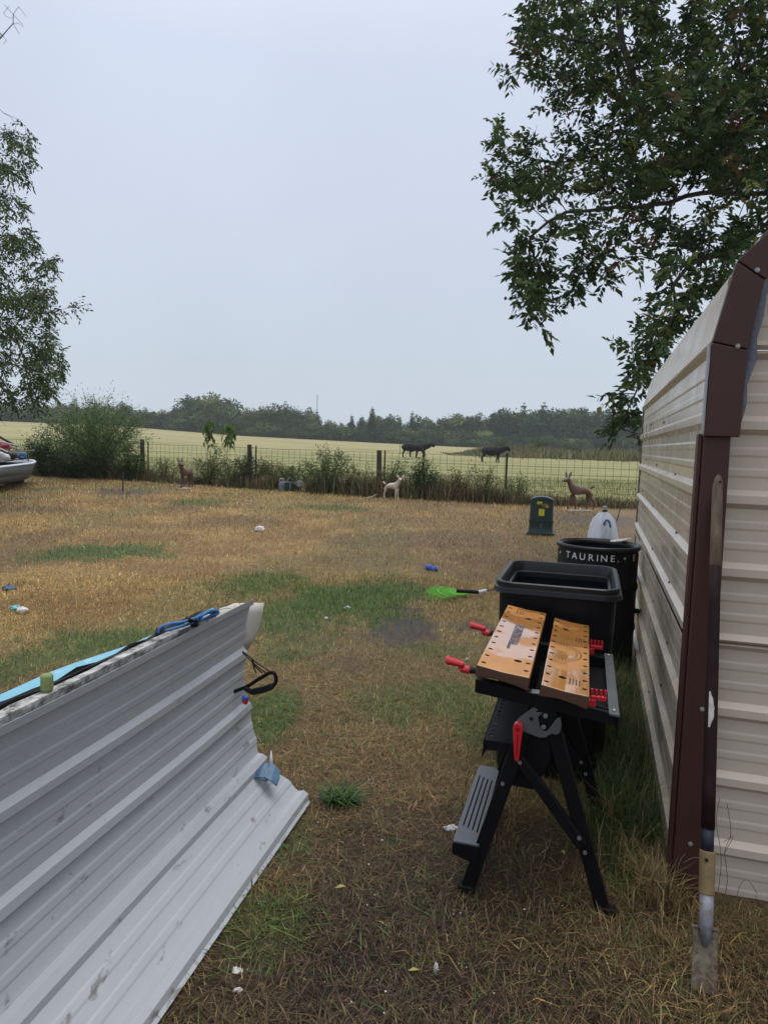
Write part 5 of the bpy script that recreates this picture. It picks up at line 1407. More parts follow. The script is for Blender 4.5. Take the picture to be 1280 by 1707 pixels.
# step
mb = MB(); mb.prism([(-0.02, -0.050), (0.0, -0.052), (0.56, -0.052), (0.575, -0.045), (0.575, 0.012), (0.548, 0.034), (-0.02, 0.036)], wb(0, 0, 0.176), WA, WE, Z, 0.008)
c = MB()
for i in range(4): c.box(wb(0.285 - 0.01 * i, -0.034 + 0.0172 * i, 0.18), (0.40, 0.0052, 0.03), (WA, WE, Z))
cut(mb, c, 'step', M['greystep'], wk, 'grey slotted step', bevel=0.0015)
mb = MB(); mb.prism([(-0.052, 0.175), (0.036, 0.175), (0.036, 0.118), (0.02, 0.118), (-0.046, 0.136), (-0.052, 0.15)], wb(-0.022, 0, 0), WE, Z, WA, 0.004); mb.box(wb(0.275, -0.05, 0.155), (0.59, 0.004, 0.04), (WA, WE, Z)); mb.box(wb(0.28, 0.0, 0.160), (0.59, 0.09, 0.003), (WA, WE, Z)); mb.build('step_bracket', M['black'], wk)

# ------------------------------------------------------------------ black bin and drum
def rrect(w_, d_, r, n=6):
    outp = []
    for cx, cy, a0 in ((w_ / 2 - r, d_ / 2 - r, 0), (-w_ / 2 + r, d_ / 2 - r, 90), (-w_ / 2 + r, -d_ / 2 + r, 180), (w_ / 2 - r, -d_ / 2 + r, 270)):
        for k in range(n + 1):
            a = R(a0 + 90 * k / n); outp.append((cx + r * math.cos(a), cy + r * math.sin(a)))
    return outp
BA, BE = dirs(16.2)
BW, BD, BH = 0.565, 0.70, 0.90
B0 = Vector((0.489, 3.149, 0)) + BE * BW / 2 + BA * BD / 2
def loft(rings, m, name, parent, capb=True, n=8, smooth=True):
    mb = MB(); vs = []; cnt = 0
    for ins, z, r in rings:
        pts = rrect(BW - 2 * ins, BD - 2 * ins, max(0.01, r), n); cnt = len(pts)
        vs += [B0 + BE * x + BA * y + Z * z for x, y in pts]
    fs = [(j * cnt + k, j * cnt + (k + 1) % cnt, (j + 1) * cnt + (k + 1) % cnt, (j + 1) * cnt + k) for j in range(len(rings) - 1) for k in range(cnt)]
    if capb: fs.append(tuple(range((len(rings) - 1) * cnt, len(rings) * cnt)))
    mb.add(vs, fs); o = mb.build(name, m, parent, smooth=smooth)
    md = o.modifiers.new('e', 'EDGE_SPLIT'); md.split_angle = R(35)
    return o
bn = thing('rubbish_bin', 'open rectangular black plastic bin behind the workbench', 'bin', B0)
loft([(0.052, 0.0, 0.08), (0.045, 0.02, 0.08), (0.026, 0.852, 0.075), (0.05, 0.84, 0.06), (0.08, 0.03, 0.06)], M['blackpl'], 'body', bn)
loft([(0.03, 0.850, 0.07), (0.006, 0.848, 0.085), (0.0, 0.852, 0.085), (0.004, 0.872, 0.085), (0.012, 0.876, 0.085), (0.012, 0.896, 0.085), (0.018, 0.90, 0.08), (0.030, 0.899, 0.07), (0.036, 0.89, 0.065), (0.046, 0.85, 0.06), (0.056, 0.846, 0.055), (0.058, 0.82, 0.055)], M['blackpl_rim'], 'rim', bn, capb=False)
for s in (-1, 1):
    mb = MB(); c = B0 + BE * s * (BW / 2 - 0.09) + BA * (BD / 2 - 0.05) + Z * 0.11; mb.lathe([(0.0, -0.03), (0.09, -0.03), (0.11, -0.022), (0.11, 0.022), (0.09, 0.03), (0.0, 0.03)], 20)
    me_ = mb.mesh('wheel'); me_.transform(Matrix.Translation(c) @ Matrix(((0, 0, BE.x, 0), (0, 1, BE.y, 0), (-1, 0, 0, 0), (0, 0, 0, 1))))
    link_mesh('wheel', me_, M['blackrub'], bn)
DC = Vector((1.487, 4.90, 0)); DR = 0.277
dm = thing('plastic_drum', 'open round black drum with white letters against the shed wall', 'drum', DC)
mb = MB(); mb.lathe([(0.24, 0.0), (0.262, 0.012), (0.268, 0.05), (0.268, 0.27), (0.275, 0.285), (0.275, 0.31), (0.268, 0.325), (0.268, 0.55), (0.276, 0.565), (0.276, 0.59), (0.268, 0.605), (0.269, 0.80), (0.262, 0.835), (0.246, 0.84), (0.246, 0.80), (0.25, 0.03), (0.0, 0.02)], 48, DC)
mb.build('body', M['blackpl'], dm, smooth=True).modifiers.new('e', 'EDGE_SPLIT').split_angle = R(40)
mb = MB(); mb.lathe([(0.270, 0.826), (0.279, 0.832), (0.281, 0.848), (0.275, 0.858), (0.262, 0.858), (0.256, 0.850), (0.250, 0.850), (0.243, 0.846), (0.243, 0.826)], 56, DC)
mb.build('rim', M['blackpl_rim'], dm, smooth=True)
def drum_text(body, size, ang, z, space=1.0):
    me = text_mesh(body, size, 'CENTER', 0.0006, space)
    for v in me.vertices:
        a = ang + v.co.x / 0.2695
        rr = 0.2702 + v.co.z
        v.co = Vector((DC.x + rr * math.sin(a), DC.y - rr * math.cos(a), z + v.co.y))
    link_mesh('letter', me, M['white'], dm)
a0 = math.atan2(-DC.x, DC.y)         # direction back to the camera
AC = math.atan2(DC.x, DC.y)
for i_, c_ in enumerate('TAURINE.'): drum_text(c_, 0.062, -AC + (-0.78, -0.575, -0.36, -0.15, 0.005, 0.16, 0.365, 0.51)[i_], 0.788)
drum_text('+', 0.04, -AC - 1.15, 0.788); drum_text('+', 0.04, -AC + 0.70, 0.788); drum_text('E', 0.062, -AC + 1.05, 0.788)
mb = MB(); mb.tube([DC + Vector((0.262, -0.06, 0.40)), DC + Vector((0.30, -0.07, 0.40)), DC + Vector((0.30, -0.07, 0.36))], 0.018, 10); mb.build('bung', M['blackrub'], dm)
# scrap lying across the drum's rim
mb = MB(); P = []
for i, t in enumerate(np.linspace(0, 1, 9)):
    c = onz(1017, 903, 0.861).lerp(onz(1052, 899, 0.868), t); wv = 0.006 + 0.022 * math.sin(math.pi * min(1, t * 0.9 + 0.08)) + random.uniform(-0.003, 0.003)
    P.append([c + Vector((0, -wv, random.uniform(0, 0.006))), c + Z * 0.012, c + Vector((0, wv, random.uniform(0, 0.006)))])
mb.grid(P); o = mb.build('crumpled_rag', M['litter'], None, solid=0.004); tag(o, 'crumpled off-white scrap lying across the rim of the round drum', 'rag')

# ------------------------------------------------------------------ narrow spade leaning on the corner post
sA, sB = Vector((0.925, 1.845, 0.0)), Vector((1.062, 2.285, 1.44))
spd = thing('trench_spade', 'narrow muddy trenching spade leaning upright on the brown post', 'spade', sA)
sd_ = (sB - sA); sl_ = sd_.length; sd_ = sd_.normalized(); sx = sd_.cross(Vector((0, 1, 0)) - sd_ * sd_.y).normalized(); sx = Vector((1, -0.28, 0)).normalized(); sx = (sx - sd_ * sx.dot(sd_)).normalized(); sn = sx.cross(sd_).normalized()
if sn.y > 0: sn = -sn
def sp(f, a=0.0, b=0.0): return sA + sd_ * (sl_ * f) + sx * a + sn * b
mb = MB(); rows = []
for f in np.linspace(-0.03, 0.115, 10):
    hw = 0.0335 + 0.001 * math.sin(f * 60)
    rows.append([sp(f, x_ * hw, 0.006 * (x_ * x_) * 1.6 - 0.004 + (0.003 if f > 0.1 else 0)) for x_ in (-1, -0.6, -0.2, 0.2, 0.6, 1)])
mb.grid(rows); mb.build('blade', M['blade_steel'], spd, solid=0.003, smooth=True)
for s in (-1, 1):
    mb = MB(); mb.box(sp(0.1155, s * 0.026, 0.004), (0.022, 0.016, 0.004), (sx, sn, sd_)); mb.build('tread', M['blade_steel'], spd, bevel=0.001)
mb = MB(); mb.tube([sp(0.085, 0, 0.003), sp(0.11, 0, 0.008), sp(0.125, 0, 0.008), sp(0.175, 0, 0.006)], [0.008, 0.016, 0.019, 0.0195], 14); mb.build('socket', M['grey_socket'], spd, smooth=True)
mb = MB(); mb.tube([sp(0.174, 0, 0.006), sp(0.176, 0, 0.006), sp(0.249, 0, 0.004), sp(0.25, 0, 0.004)], [0.0196, 0.0212, 0.0218, 0.0208], 16); co = mb.build('collar', M['yellow_socket'], spd, smooth=False)
mb = MB(); mb.tube([sp(0.236, -0.006, 0.0245), sp(0.236, -0.006, 0.0275)], 0.0052, 10); mb.build('rivet', M['blackrub'], co)
mb = MB(); mb.tube([sp(0.246), sp(0.292)], 0.0172, 14); mb.build('taped_grip', M['navy'], spd, smooth=True)
mb = MB(); mb.tube([sp(f) for f in np.linspace(0.29, 0.80, 8)], [0.0192, 0.0188, 0.0185, 0.0182, 0.0178, 0.0175, 0.0172, 0.017], 14); mb.build('handle', M['maroon'], spd, smooth=True)
mb = MB(); mb.tube([sp(f) for f in (0.799, 0.86, 0.93, 0.99, 1.0, 1.004)], [0.0171, 0.0168, 0.0166, 0.0165, 0.0145, 0.009], 14); mb.build('handle_top', M['wood'], spd, 'bare grey-brown wood at the top of the handle', smooth=True)
mb = MB(); mb.tube([sp(0.975, 0.004, 0.019), sp(0.975, 0.004, 0.0215)], 0.004, 8); mb.build('hole', M['blackrub'], spd)
mb = MB(); rows = []
for t in np.linspace(0, 1, 12):
    f = 0.478 + 0.068 * t; w0 = -0.55; w1 = w0 + (0.9 * math.sin(math.pi * (0.08 + 0.84 * t)) + random.uniform(-0.12, 0.12)) * 0.9
    rows.append([sp(f, 0.0194 * math.sin(a), 0.0194 * math.cos(a)) for a in np.linspace(w0, w1, 5)])
mb.grid(rows); mb.build('torn_label', M['paper'], spd, 'torn white label on the dark handle', solid=-0.0008)

# ------------------------------------------------------------------ green utility pedestal
q = gnd(904, 893); PE = Vector((q[0], q[1] + 0.16, 0))
pa = math.atan2(PE.x, PE.y); PF, PX = Vector((math.sin(pa), math.cos(pa), 0)), Vector((math.cos(pa), -math.sin(pa), 0))
pd = thing('utility_pedestal', 'dark green plastic utility box with yellow labels standing on the lawn', 'utility box', PE)
def pbox(rings, name, m):
    mb = MB(); vs = []; cnt = 0
    for w_, d_, z, r in rings:
        pts = rrect(w_, d_, r, 4); cnt = len(pts); vs += [PE + PX * x + PF * y + Z * z for x, y in pts]
    fs = [(j * cnt + k, j * cnt + (k + 1) % cnt, (j + 1) * cnt + (k + 1) % cnt, (j + 1) * cnt + k) for j in range(len(rings) - 1) for k in range(cnt)]
    fs.append(tuple(range((len(rings) - 1) * cnt, len(rings) * cnt)))
    mb.add(vs, fs); o = mb.build(name, m, pd, smooth=True); o.modifiers.new('e', 'EDGE_SPLIT').split_angle = R(30); return o
pbox([(0.47, 0.36, 0.0, 0.03), (0.47, 0.36, 0.045, 0.03), (0.44, 0.33, 0.05, 0.03), (0.415, 0.31, 0.07, 0.03), (0.395, 0.30, 0.14, 0.03), (0.40, 0.30, 0.19, 0.03), (0.415, 0.31, 0.245, 0.03), (0.418, 0.31, 0.26, 0.03), (0.39, 0.29, 0.262, 0.03)], 'base', M['green_ped'])
pbox([(0.394, 0.292, 0.262, 0.035), (0.384, 0.284, 0.60, 0.035)], 'cover', M['green_ped'])
mb = MB()
top = [(-0.192, 0.60), (-0.185, 0.622), (-0.15, 0.643), (-0.1, 0.660), (-0.05, 0.668), (0, 0.671), (0.05, 0.668), (0.1, 0.660), (0.15, 0.643), (0.185, 0.622), (0.192, 0.60)]
mb.prism(top, PE - PF * 0.146, PX, Z, PF, 0.292); mb.build('lid', M['green_ped'], pd, bevel=0.012)
def onf(x, z, out=0.0): return PE + PX * x + Z * z - PF * (0.1435 + out)
mb = MB(); mb.box(onf(0.0, 0.40, 0.002), (0.095, 0.12, 0.003), (PX, Z, PF)); lb = mb.build('warning_label', M['yellow'], pd)
mb = MB(); mb.prism([(0, 0.030), (0.028, -0.018), (0.02, -0.018), (0.0, 0.016), (-0.02, -0.018), (-0.028, -0.018)], onf(0, 0.415, 0.0045), PX, Z, PF, 0.001); mb.box(onf(0, 0.37, 0.004), (0.05, 0.010, 0.001), (PX, Z, PF)); mb.box(onf(0, 0.452, 0.004), (0.07, 0.006, 0.001), (PX, Z, PF)); mb.box(onf(0, 0.388, 0.004), (0.006, 0.05, 0.001), (PX, Z, PF)); mb.build('symbol', M['orange_lab'], lb)
mb = MB(); mb.box(onf(-0.04, 0.562, 0.001), (0.085, 0.045, 0.003), (PX, Z, PF)); lb2 = mb.build('label', M['yellow'], pd)
place_text('CALL', 0.034, onf(-0.04, 0.562, 0.003), PX, Z, M['printdark'], lb2)
mb = MB(); mb.box(onf(0.085, 0.505, 0.002), (0.055, 0.040, 0.003), (PX, Z, PF)); lb3 = mb.build('label', M['orange_lab'], pd)
place_text('DIG', 0.026, onf(0.085, 0.505, 0.004), PX, Z, M['printdark'], lb3)
place_text('BEFORE U', 0.022, onf(0.055, 0.538, 0.002), PX, Z, M['yellow'], pd)
place_text('YOU', 0.028, onf(0.02, 0.506, 0.002), PX, Z, M['yellow'], pd)
mb = MB(); mb.prism([(-0.014, 0.04), (0.014, 0.04), (0.03, 0.0), (0.012, -0.012), (0.004, -0.05), (-0.008, -0.05), (-0.004, -0.01), (-0.028, 0.0)], PE - PF * 0.165 + Z * 0.165, PX, Z, PF, 0.014); mb.build('lock', M['darkpost'], pd, bevel=0.003)

# ------------------------------------------------------------------ white bag over a bottle on a stand, behind the drum
q = atd(1005, 893, 9.0); GB = Vector((q[0], 9.0, 0))
gb = thing('bagged_sprayer', 'white plastic bag tied over a garden sprayer with grey capped neck', 'bag', GB)
mb = MB()
prof = [(0.19, 0.0), (0.20, 0.15), (0.185, 0.28), (0.165, 0.42), (0.145, 0.54), (0.118, 0.63), (0.075, 0.69), (0.03, 0.715)]
def fold(p, a, j):
    k = 1 + (0.13 * math.sin(a * 6 + j * 0.5) + 0.05 * math.sin(a * 11 + 1 - j * 0.4) + 0.05 * math.sin(a * 2 + j * 0.7)) * (1.0 if j < 6 else 0.5)
    return (GB.x + (p[0] - GB.x) * k, GB.y + (p[1] - GB.y) * k, p[2] + 0.008 * math.sin(a * 5))
mb.lathe(prof, 40, GB, (False, True), fn=fold); mb.build('bag', M['bag'], gb, smooth=True)
mb = MB(); mb.tube([GB + Z * 0.70, GB + Z * 0.745], 0.022, 10); mb.tube([GB + Z * 0.72 + Vector((-0.03, -0.01, 0)), GB + Z * 0.735 + Vector((0.03, -0.01, 0))], 0.012, 8); mb.build('neck', M['blackrub'], gb)
mb = MB(); mb.tube([GB + Z * 0.742, GB + Z * 0.745, GB + Z * 0.79 , GB + Z * 0.795], [0.024, 0.030, 0.028, 0.02], 12); mb.build('cap', M['lightgrey'], gb)
mb = MB(); mb.tube([Vector(v) for v in catmull([GB + Vector((-0.05, -0.165, 0.57)), GB + Vector((-0.02, -0.15, 0.625)), GB + Vector((0.02, -0.15, 0.61)), GB + Vector((0.035, -0.165, 0.54))], 5)], 0.012, 7); mb.build('handle_loop', M['cloth_blue'], gb, smooth=True)  # dark blue handle loop of the bag
mb = MB(); P = [[GB + Vector((x + 0.012 * math.sin(z * 40), -0.155 - 0.05 * (0.6 - z) - 0.02 * math.sin(x * 60), z)) for x in np.linspace(-0.06 - (0.6 - z) * 0.12, 0.02, 6)] for z in (0.58, 0.5, 0.42, 0.36)]; mb.grid(P); mb.build('bag_flap', M['bag'], gb, solid=0.004, smooth=True)
mb = MB(); mb.box(GB + Vector((-0.0, -0.205, 0.33)), (0.065, 0.004, 0.10)); mb.build('label', M['yellow'], gb)

# ------------------------------------------------------------------ thin stakes
for (bx, by), (tx_, ty_), r, m, lab in (((205, 819), (205, 789), 0.022, 'post_green', 'thin grey stake standing alone on a bare patch of the left lawn'), ((1026, 869), (1034, 848), 0.012, 'post_green', 'thin dark leaning rod stuck in the lawn between bag and shed')):
    b = gnd(bx, by); t = atd(tx_, ty_, b[1])
    mb = MB(); mb.tube([(b[0], b[1], -0.08), tuple(t)], [r, r * 0.9], 8); mb.tube([tuple(t), (t[0], t[1], t[2] + 0.02)], r * 1.4, 8)
    o = mb.build('stake', M[m], None); tag(o, lab, 'stake')

# ------------------------------------------------------------------ boat with junk at the left
bt = thing('small_boat', 'grey-blue boat hull with dark bottom and white rim at the left edge', 'boat', (-10.6, 20.5, 0))
BOW, STERN = Vector((-10.95, 21.9, 0)), Vector((-9.75, 16.2, 0))
ax = (STERN - BOW); BL = ax.length; ax.normalize(); bxv = Vector((-ax.y, ax.x, 0))
if bxv.x < 0: bxv = -bxv
def hull(t, side, lev):
    hw = 0.72 * min(1.0, (t * 2.6) ** 0.55) if t > 0 else 0.02
    z0 = 0.14 + 0.18 * max(0, 0.16 - t) / 0.16
    P = {0: (0.0, z0), 1: (0.72, z0 + 0.06), 2: (0.86, 0.38), 3: (1.0, 0.64), 4: (1.03, 0.66), 5: (0.96, 0.68), 6: (0.9, 0.64)}[lev]
    rake_ = -0.28 * (P[1] - 0.2) if t < 0.2 else -0.28 * (P[1] - 0.2) * max(0, 1 - (t - 0.2) * 3)
    return BOW + ax * (BL * t + rake_ + 0.1) + bxv * (side * hw * P[0] * (1.0 if t > 0 else 1)) + Z * P[1]
ts = [0.0, 0.02, 0.05, 0.1, 0.17, 0.27, 0.4, 0.6, 0.8, 1.0]
def strip(levs, name, m):
    mb = MB()
    for s in (-1, 1): mb.grid([[hull(t, s, l) for l in levs] for t in ts])
    return mb.build(name, m, bt, smooth=True, solid=0.01)
strip([0, 1, 2], 'hull_bottom', M['boat_low']); strip([2, 3], 'hull_side', M['boat_top']); strip([3, 4, 5, 6], 'gunwale', M['gunwale'])
mb = MB(); mb.add([hull(1, s, l) for s, l in ((-1, 3), (-1, 2), (-1, 1), (1, 1), (1, 2), (1, 3))], [(0, 1, 2, 3, 4, 5)]); mb.build('transom', M['boat_top'], bt)
mb = MB(); mb.grid([[hull(t, s, 6) for s in (-1, 0, 1)] for t in (0.02, 0.1, 0.17, 0.22)]); mb.build('foredeck', M['greypaint'], bt)
mb = MB(); mb.grid([[hull(t, s, 6) - Z * 0.12 for s in (-1, 0, 1)] for t in (0.2, 0.4, 0.7, 0.98)]); mb.build('deck', M['boat_low'], bt)
for t_ in (0.25, 0.75):
    mb = MB(); mb.box(BOW + ax * BL * t_ + Z * 0.07, (0.5, 0.18, 0.15), (bxv, ax, Z)); mb.build('block', M['post_wood'], bt)
def bundle(name, label, cat, px, py, Y, r, m, sq=0.7, seed=0):
    c = Vector(atd(px, py, Y)); mb = MB()
    def fn(q):
        n_ = float(vnoise(np.array([q.x * 13 + seed]), np.array([q.y * 13]), np.array([q.z * 13]))[0])
        return q * (0.5 + 1.0 * n_ + random.uniform(-0.06, 0.06))
    mb.ball(c, (r, r * 0.9, r * sq), 22, 14, fn); o = mb.build(name, m, None, smooth=True); tag(o, label, cat); return o
bundle('red_cushion', 'faded red cloth heap in the boat at the left picture edge', 'cloth', 6, 746, 19.6, 0.21, M['cloth_red'], 0.6, 1)
bundle('pale_blanket', 'pale cloth lying between red heap and boat rim', 'cloth', 1, 762, 18.4, 0.20, M['cloth_white'], 0.6, 2)
bundle('black_bag', 'black bag in the boat under the red cloth', 'bag', 15, 759, 19.4, 0.17, M['cloth_black'], 0.7, 3)
bundle('blue_tarp', 'blue crumpled tarp at the bow end of the boat', 'tarp', 32, 760, 20.6, 0.20, M['cloth_blue'], 0.55, 4)
for a, b, r, m, lab in (((-8, 724, 19.5), (24, 742, 20.5), 0.035, 'darkpost', 'dark grey pole rising out of the boat to the left'), ((-4, 736, 19.4), (28, 743, 20.2), 0.03, 'lightgrey', 'light grey pole lying on the red cloth'), ((-6, 745, 18.8), (12, 753, 19.2), 0.022, 'gunwale', 'white tube crossing the red cloth in the boat'), ((8, 768, 18.8), (30, 765, 20.0), 0.03, 'wood', 'tan wooden slat along the boat rim'), ((24, 753, 20.6), (58, 750.5, 20.9), 0.014, 'yellow_socket', 'thin yellow pole pointing from the boat into the bushes')):
    mb = MB(); mb.tube([atd(*a), atd(*b)], r, 8); o = mb.build('pole', M[m], None); tag(o, lab, 'pole')

# ------------------------------------------------------------------ grey metal box with two bent pipes at the fence
q = gnd(478, 819); GX = Vector((q[0], q[1] + 0.1, 0))
gm = thing('pipe_box', 'weathered grey metal tank with two hooped pipes in the fence weeds', 'tank', GX)
mb = MB(); mb.lathe([(0.0, 0), (0.10, 0), (0.11, 0.02), (0.11, 0.17), (0.115, 0.175), (0.115, 0.19), (0.108, 0.195), (0.10, 0.25), (0.0, 0.26)], 20, GX + Vector((-0.16, 0, 0)), (False, False)); mb.build('drum', M['greypaint'], gm, smooth=False, bevel=0.004)
mb = MB(); mb.box(GX + Vector((0.07, 0.02, 0.12)), (0.22, 0.18, 0.2)); mb.build('body', M['green_ped'], gm, bevel=0.02)
mb = MB(); mb.box(GX + Vector((0.02, 0.0, 0.265)), (0.52, 0.06, 0.05)); mb.build('lid', M['lightgrey'], gm, bevel=0.012)
for x0, r in ((-0.17, 0.06), (0.09, 0.08)):
    mb = MB(); mb.tube([GX + Vector((x0 + r * math.cos(a), -0.02, 0.29 + 1.3 * r * math.sin(a))) for a in np.linspace(0, math.pi, 11)], 0.024, 8); mb.build('hooped_pipe', M['lightgrey'], gm, smooth=True)
mb = MB(); mb.tube([GX + Vector((0.36, -0.06, 0.235)), GX + Vector((0.36, 0.04, 0.235))], 0.095, 20); mb.build('disc', M['lightgrey'], gm, bevel=0.01)
mb = MB(); mb.tube([GX + Vector((0.2, -0.03, 0.235)), GX + Vector((0.34, -0.03, 0.235))], 0.035, 10); mb.build('side_pipe', M['greypaint'], gm)
mb = MB(); mb.tube([GX + Vector((0.10, -0.10, 0.24)), GX + Vector((0.10, -0.10, 0.08))], 0.014, 8); mb.build('tap', M['lightgrey'], gm)

# ------------------------------------------------------------------ green leaf rake on the lawn
H_ = Vector(gnd(787, 997)); H_.z = 0.045
rk = thing('leaf_rake', 'lime green plastic leaf rake lying on the lawn left of the bin', 'rake', (H_.x, H_.y, 0))
hd = (Vector(gnd(712, 996)) - Vector(gnd(787, 996))); hd.z = 0; hd.normalize(); hp = Vector((-hd.y, hd.x, 0))
nt_ = 13
for i in range(nt_):
    a = R(-50 + 84 * i / (nt_ - 1)); dv = hd * math.cos(a) + hp * math.sin(a)
    ln_ = 0.42 + 0.03 * math.cos(a)
    b = H_ + dv * 0.05; m1 = H_ + dv * 0.25 + Z * 0.012; e_ = H_ + dv * ln_ + Z * 0.005; t_ = H_ + dv * (ln_ + 0.03) - Z * 0.03
    mb = MB(); mb.tube([b, m1, e_, t_], [0.0045, 0.0048, 0.0045, 0.0035], 5); mb.build('tine', M['rake'], rk)
mb = MB()
P = []
for rr_ in (0.04, 0.07, 0.10):
    P.append([H_ + (hd * math.cos(R(a)) + hp * math.sin(R(a))) * rr_ + Z * 0.004 for a in np.linspace(-46, 32, 12)])
mb.grid(P); mb.build('web', M['rake'], rk, solid=0.003, smooth=True)
for rr_, zz in ((0.34, 0.014), (0.22, 0.014)):
    mb = MB(); mb.tube([H_ + (hd * math.cos(R(a)) + hp * math.sin(R(a))) * rr_ + Z * zz for a in np.linspace(-50, 34, 14)], 0.006, 6); mb.build('cross_bar', M['rake'], rk, smooth=True)
mb = MB(); mb.tube([H_ + hd * 0.16 + Z * 0.028, H_ + hd * 0.02 + Z * 0.02, H_ - hd * 0.06 + Z * 0.012], [0.017, 0.019, 0.018], 10); mb.build('ferrule', M['blackrub'], rk, smooth=True)
he = Vector(gnd(838, 983)); he.z = 0.03
mb = MB(); mb.tube([H_ - hd * 0.05 + Z * 0.014, (H_ - hd * 0.05 + Z * 0.014).lerp(he, 0.3)], 0.0155, 10); mb.build('pale_sleeve', M['gunwale'], rk)
mb = MB(); st = (H_ - hd * 0.05 + Z * 0.014).lerp(he, 0.28); dv = (he - st).normalized(); mb.tube([st, st + dv * 0.85], 0.0125, 10); mb.build('handle', M['wood'], rk)

# ------------------------------------------------------------------ litter
def lump(name, label, px, py, sx_, sy_, sz_, m, rot=0.0, cat='litter', group=None):
    c = gnd(px, py); mb = MB(); cr, sr = math.cos(rot), math.sin(rot)
    sd = random.uniform(0, 50)
    def fn(q):
        n_ = float(vnoise(np.array([q.x / sx_ * 2.5 + sd]), np.array([q.y / sy_ * 2.5]), np.array([q.z / sz_ * 2.5]))[0])
        q = q * (0.45 + 0.8 * n_ + random.uniform(0, 0.45)); return Vector((q.x * cr - q.y * sr, q.x * sr + q.y * cr, q.z))
    mb.ball((c[0], c[1], sz_ * 0.5 + 0.004), (sx_, sy_, sz_), 11, 7, fn); o = mb.build(name, m, None, smooth=False); tag(o, label, cat, group); return o
b_ = gnd(720, 952)
bl = thing('crushed_can', 'crushed blue can lying in the straw behind the rake', 'can', (b_[0], b_[1], 0))
cdv = Vector((1, -0.35, 0)).normalized()
mb = MB(); mb.tube([Vector((b_[0], b_[1], 0.035)) - cdv * 0.075 + Z * 0.012, Vector((b_[0], b_[1], 0.038)) - cdv * 0.03, Vector((b_[0], b_[1], 0.03)), Vector((b_[0], b_[1], 0.033)) + cdv * 0.07], [0.03, 0.037, 0.028, 0.033], 12); mb.build('can_body', M['bluelit'], bl)
mb = MB(); mb.tube([Vector((b_[0], b_[1], 0.034)) + cdv * 0.071, Vector((b_[0], b_[1], 0.034)) + cdv * 0.078], [0.031, 0.026], 12); mb.build('can_end', M['lightgrey'], bl)
lump('paper_scrap', 'white paper lump on the dry lawn behind the corrugated sheet', 432, 885, 0.075, 0.06, 0.05, M['litter'])
lump('plastic_wrapper', 'white end of a torn wrapper on the left lawn', 36, 1021, 0.055, 0.03, 0.025, M['litter'], -0.4)
lump('plastic_wrapper', 'teal torn wrapper lying on the left lawn', 24, 1017, 0.05, 0.03, 0.025, M['teal'], -0.3)
lump('dark_rag', 'dark blue scrap near the left edge of the lawn', 15, 984, 0.06, 0.05, 0.03, M['cloth_blue'])
lump('plastic_bag', 'white crumpled bag at the fence, right of the fawn', 693, 830, 0.15, 0.10, 0.10, M['bag'])
lump('white_wrapper', 'white wrapper in the green patch between sheet and rake', 579, 1015, 0.03, 0.018, 0.014, M['litter'], 0.5)
lump('white_wrapper', 'smaller white wrapper near the top of the green patch', 544, 1032, 0.018, 0.012, 0.01, M['litter'], 0.9)
lump('wet_tissue', 'pale wet tissue on the ground beside the workbench step', 751, 1385, 0.028, 0.014, 0.01, M['litter'], 0.1)
lump('cigarette_end', 'short white butt standing in the straw at the bottom', 726, 1622, 0.006, 0.006, 0.018, M['litter'])
lump('pale_pebble', 'pale pebble in the straw near the workbench crank', 778, 1102, 0.014, 0.012, 0.012, M['stone'])
lump('cream_scrap', 'cream scrap in the mud below the corrugated sheet', 394, 1624, 0.014, 0.010, 0.008, M['litter'])
lump('cream_scrap', 'second cream scrap lower in the mud beneath the other', 396, 1656, 0.012, 0.008, 0.006, M['litter'])
b_ = gnd(620, 832); mb = MB(); mb.tube([(b_[0] - 0.14, b_[1] - 0.02, 0.03), (b_[0], b_[1], 0.06), (b_[0] + 0.13, b_[1] + 0.06, 0.14)], [0.016, 0.014, 0.008], 7); o = mb.build('broken_branch', M['stone'], None); tag(o, 'pale broken stick lying at the fence left of the fawn', 'stick')
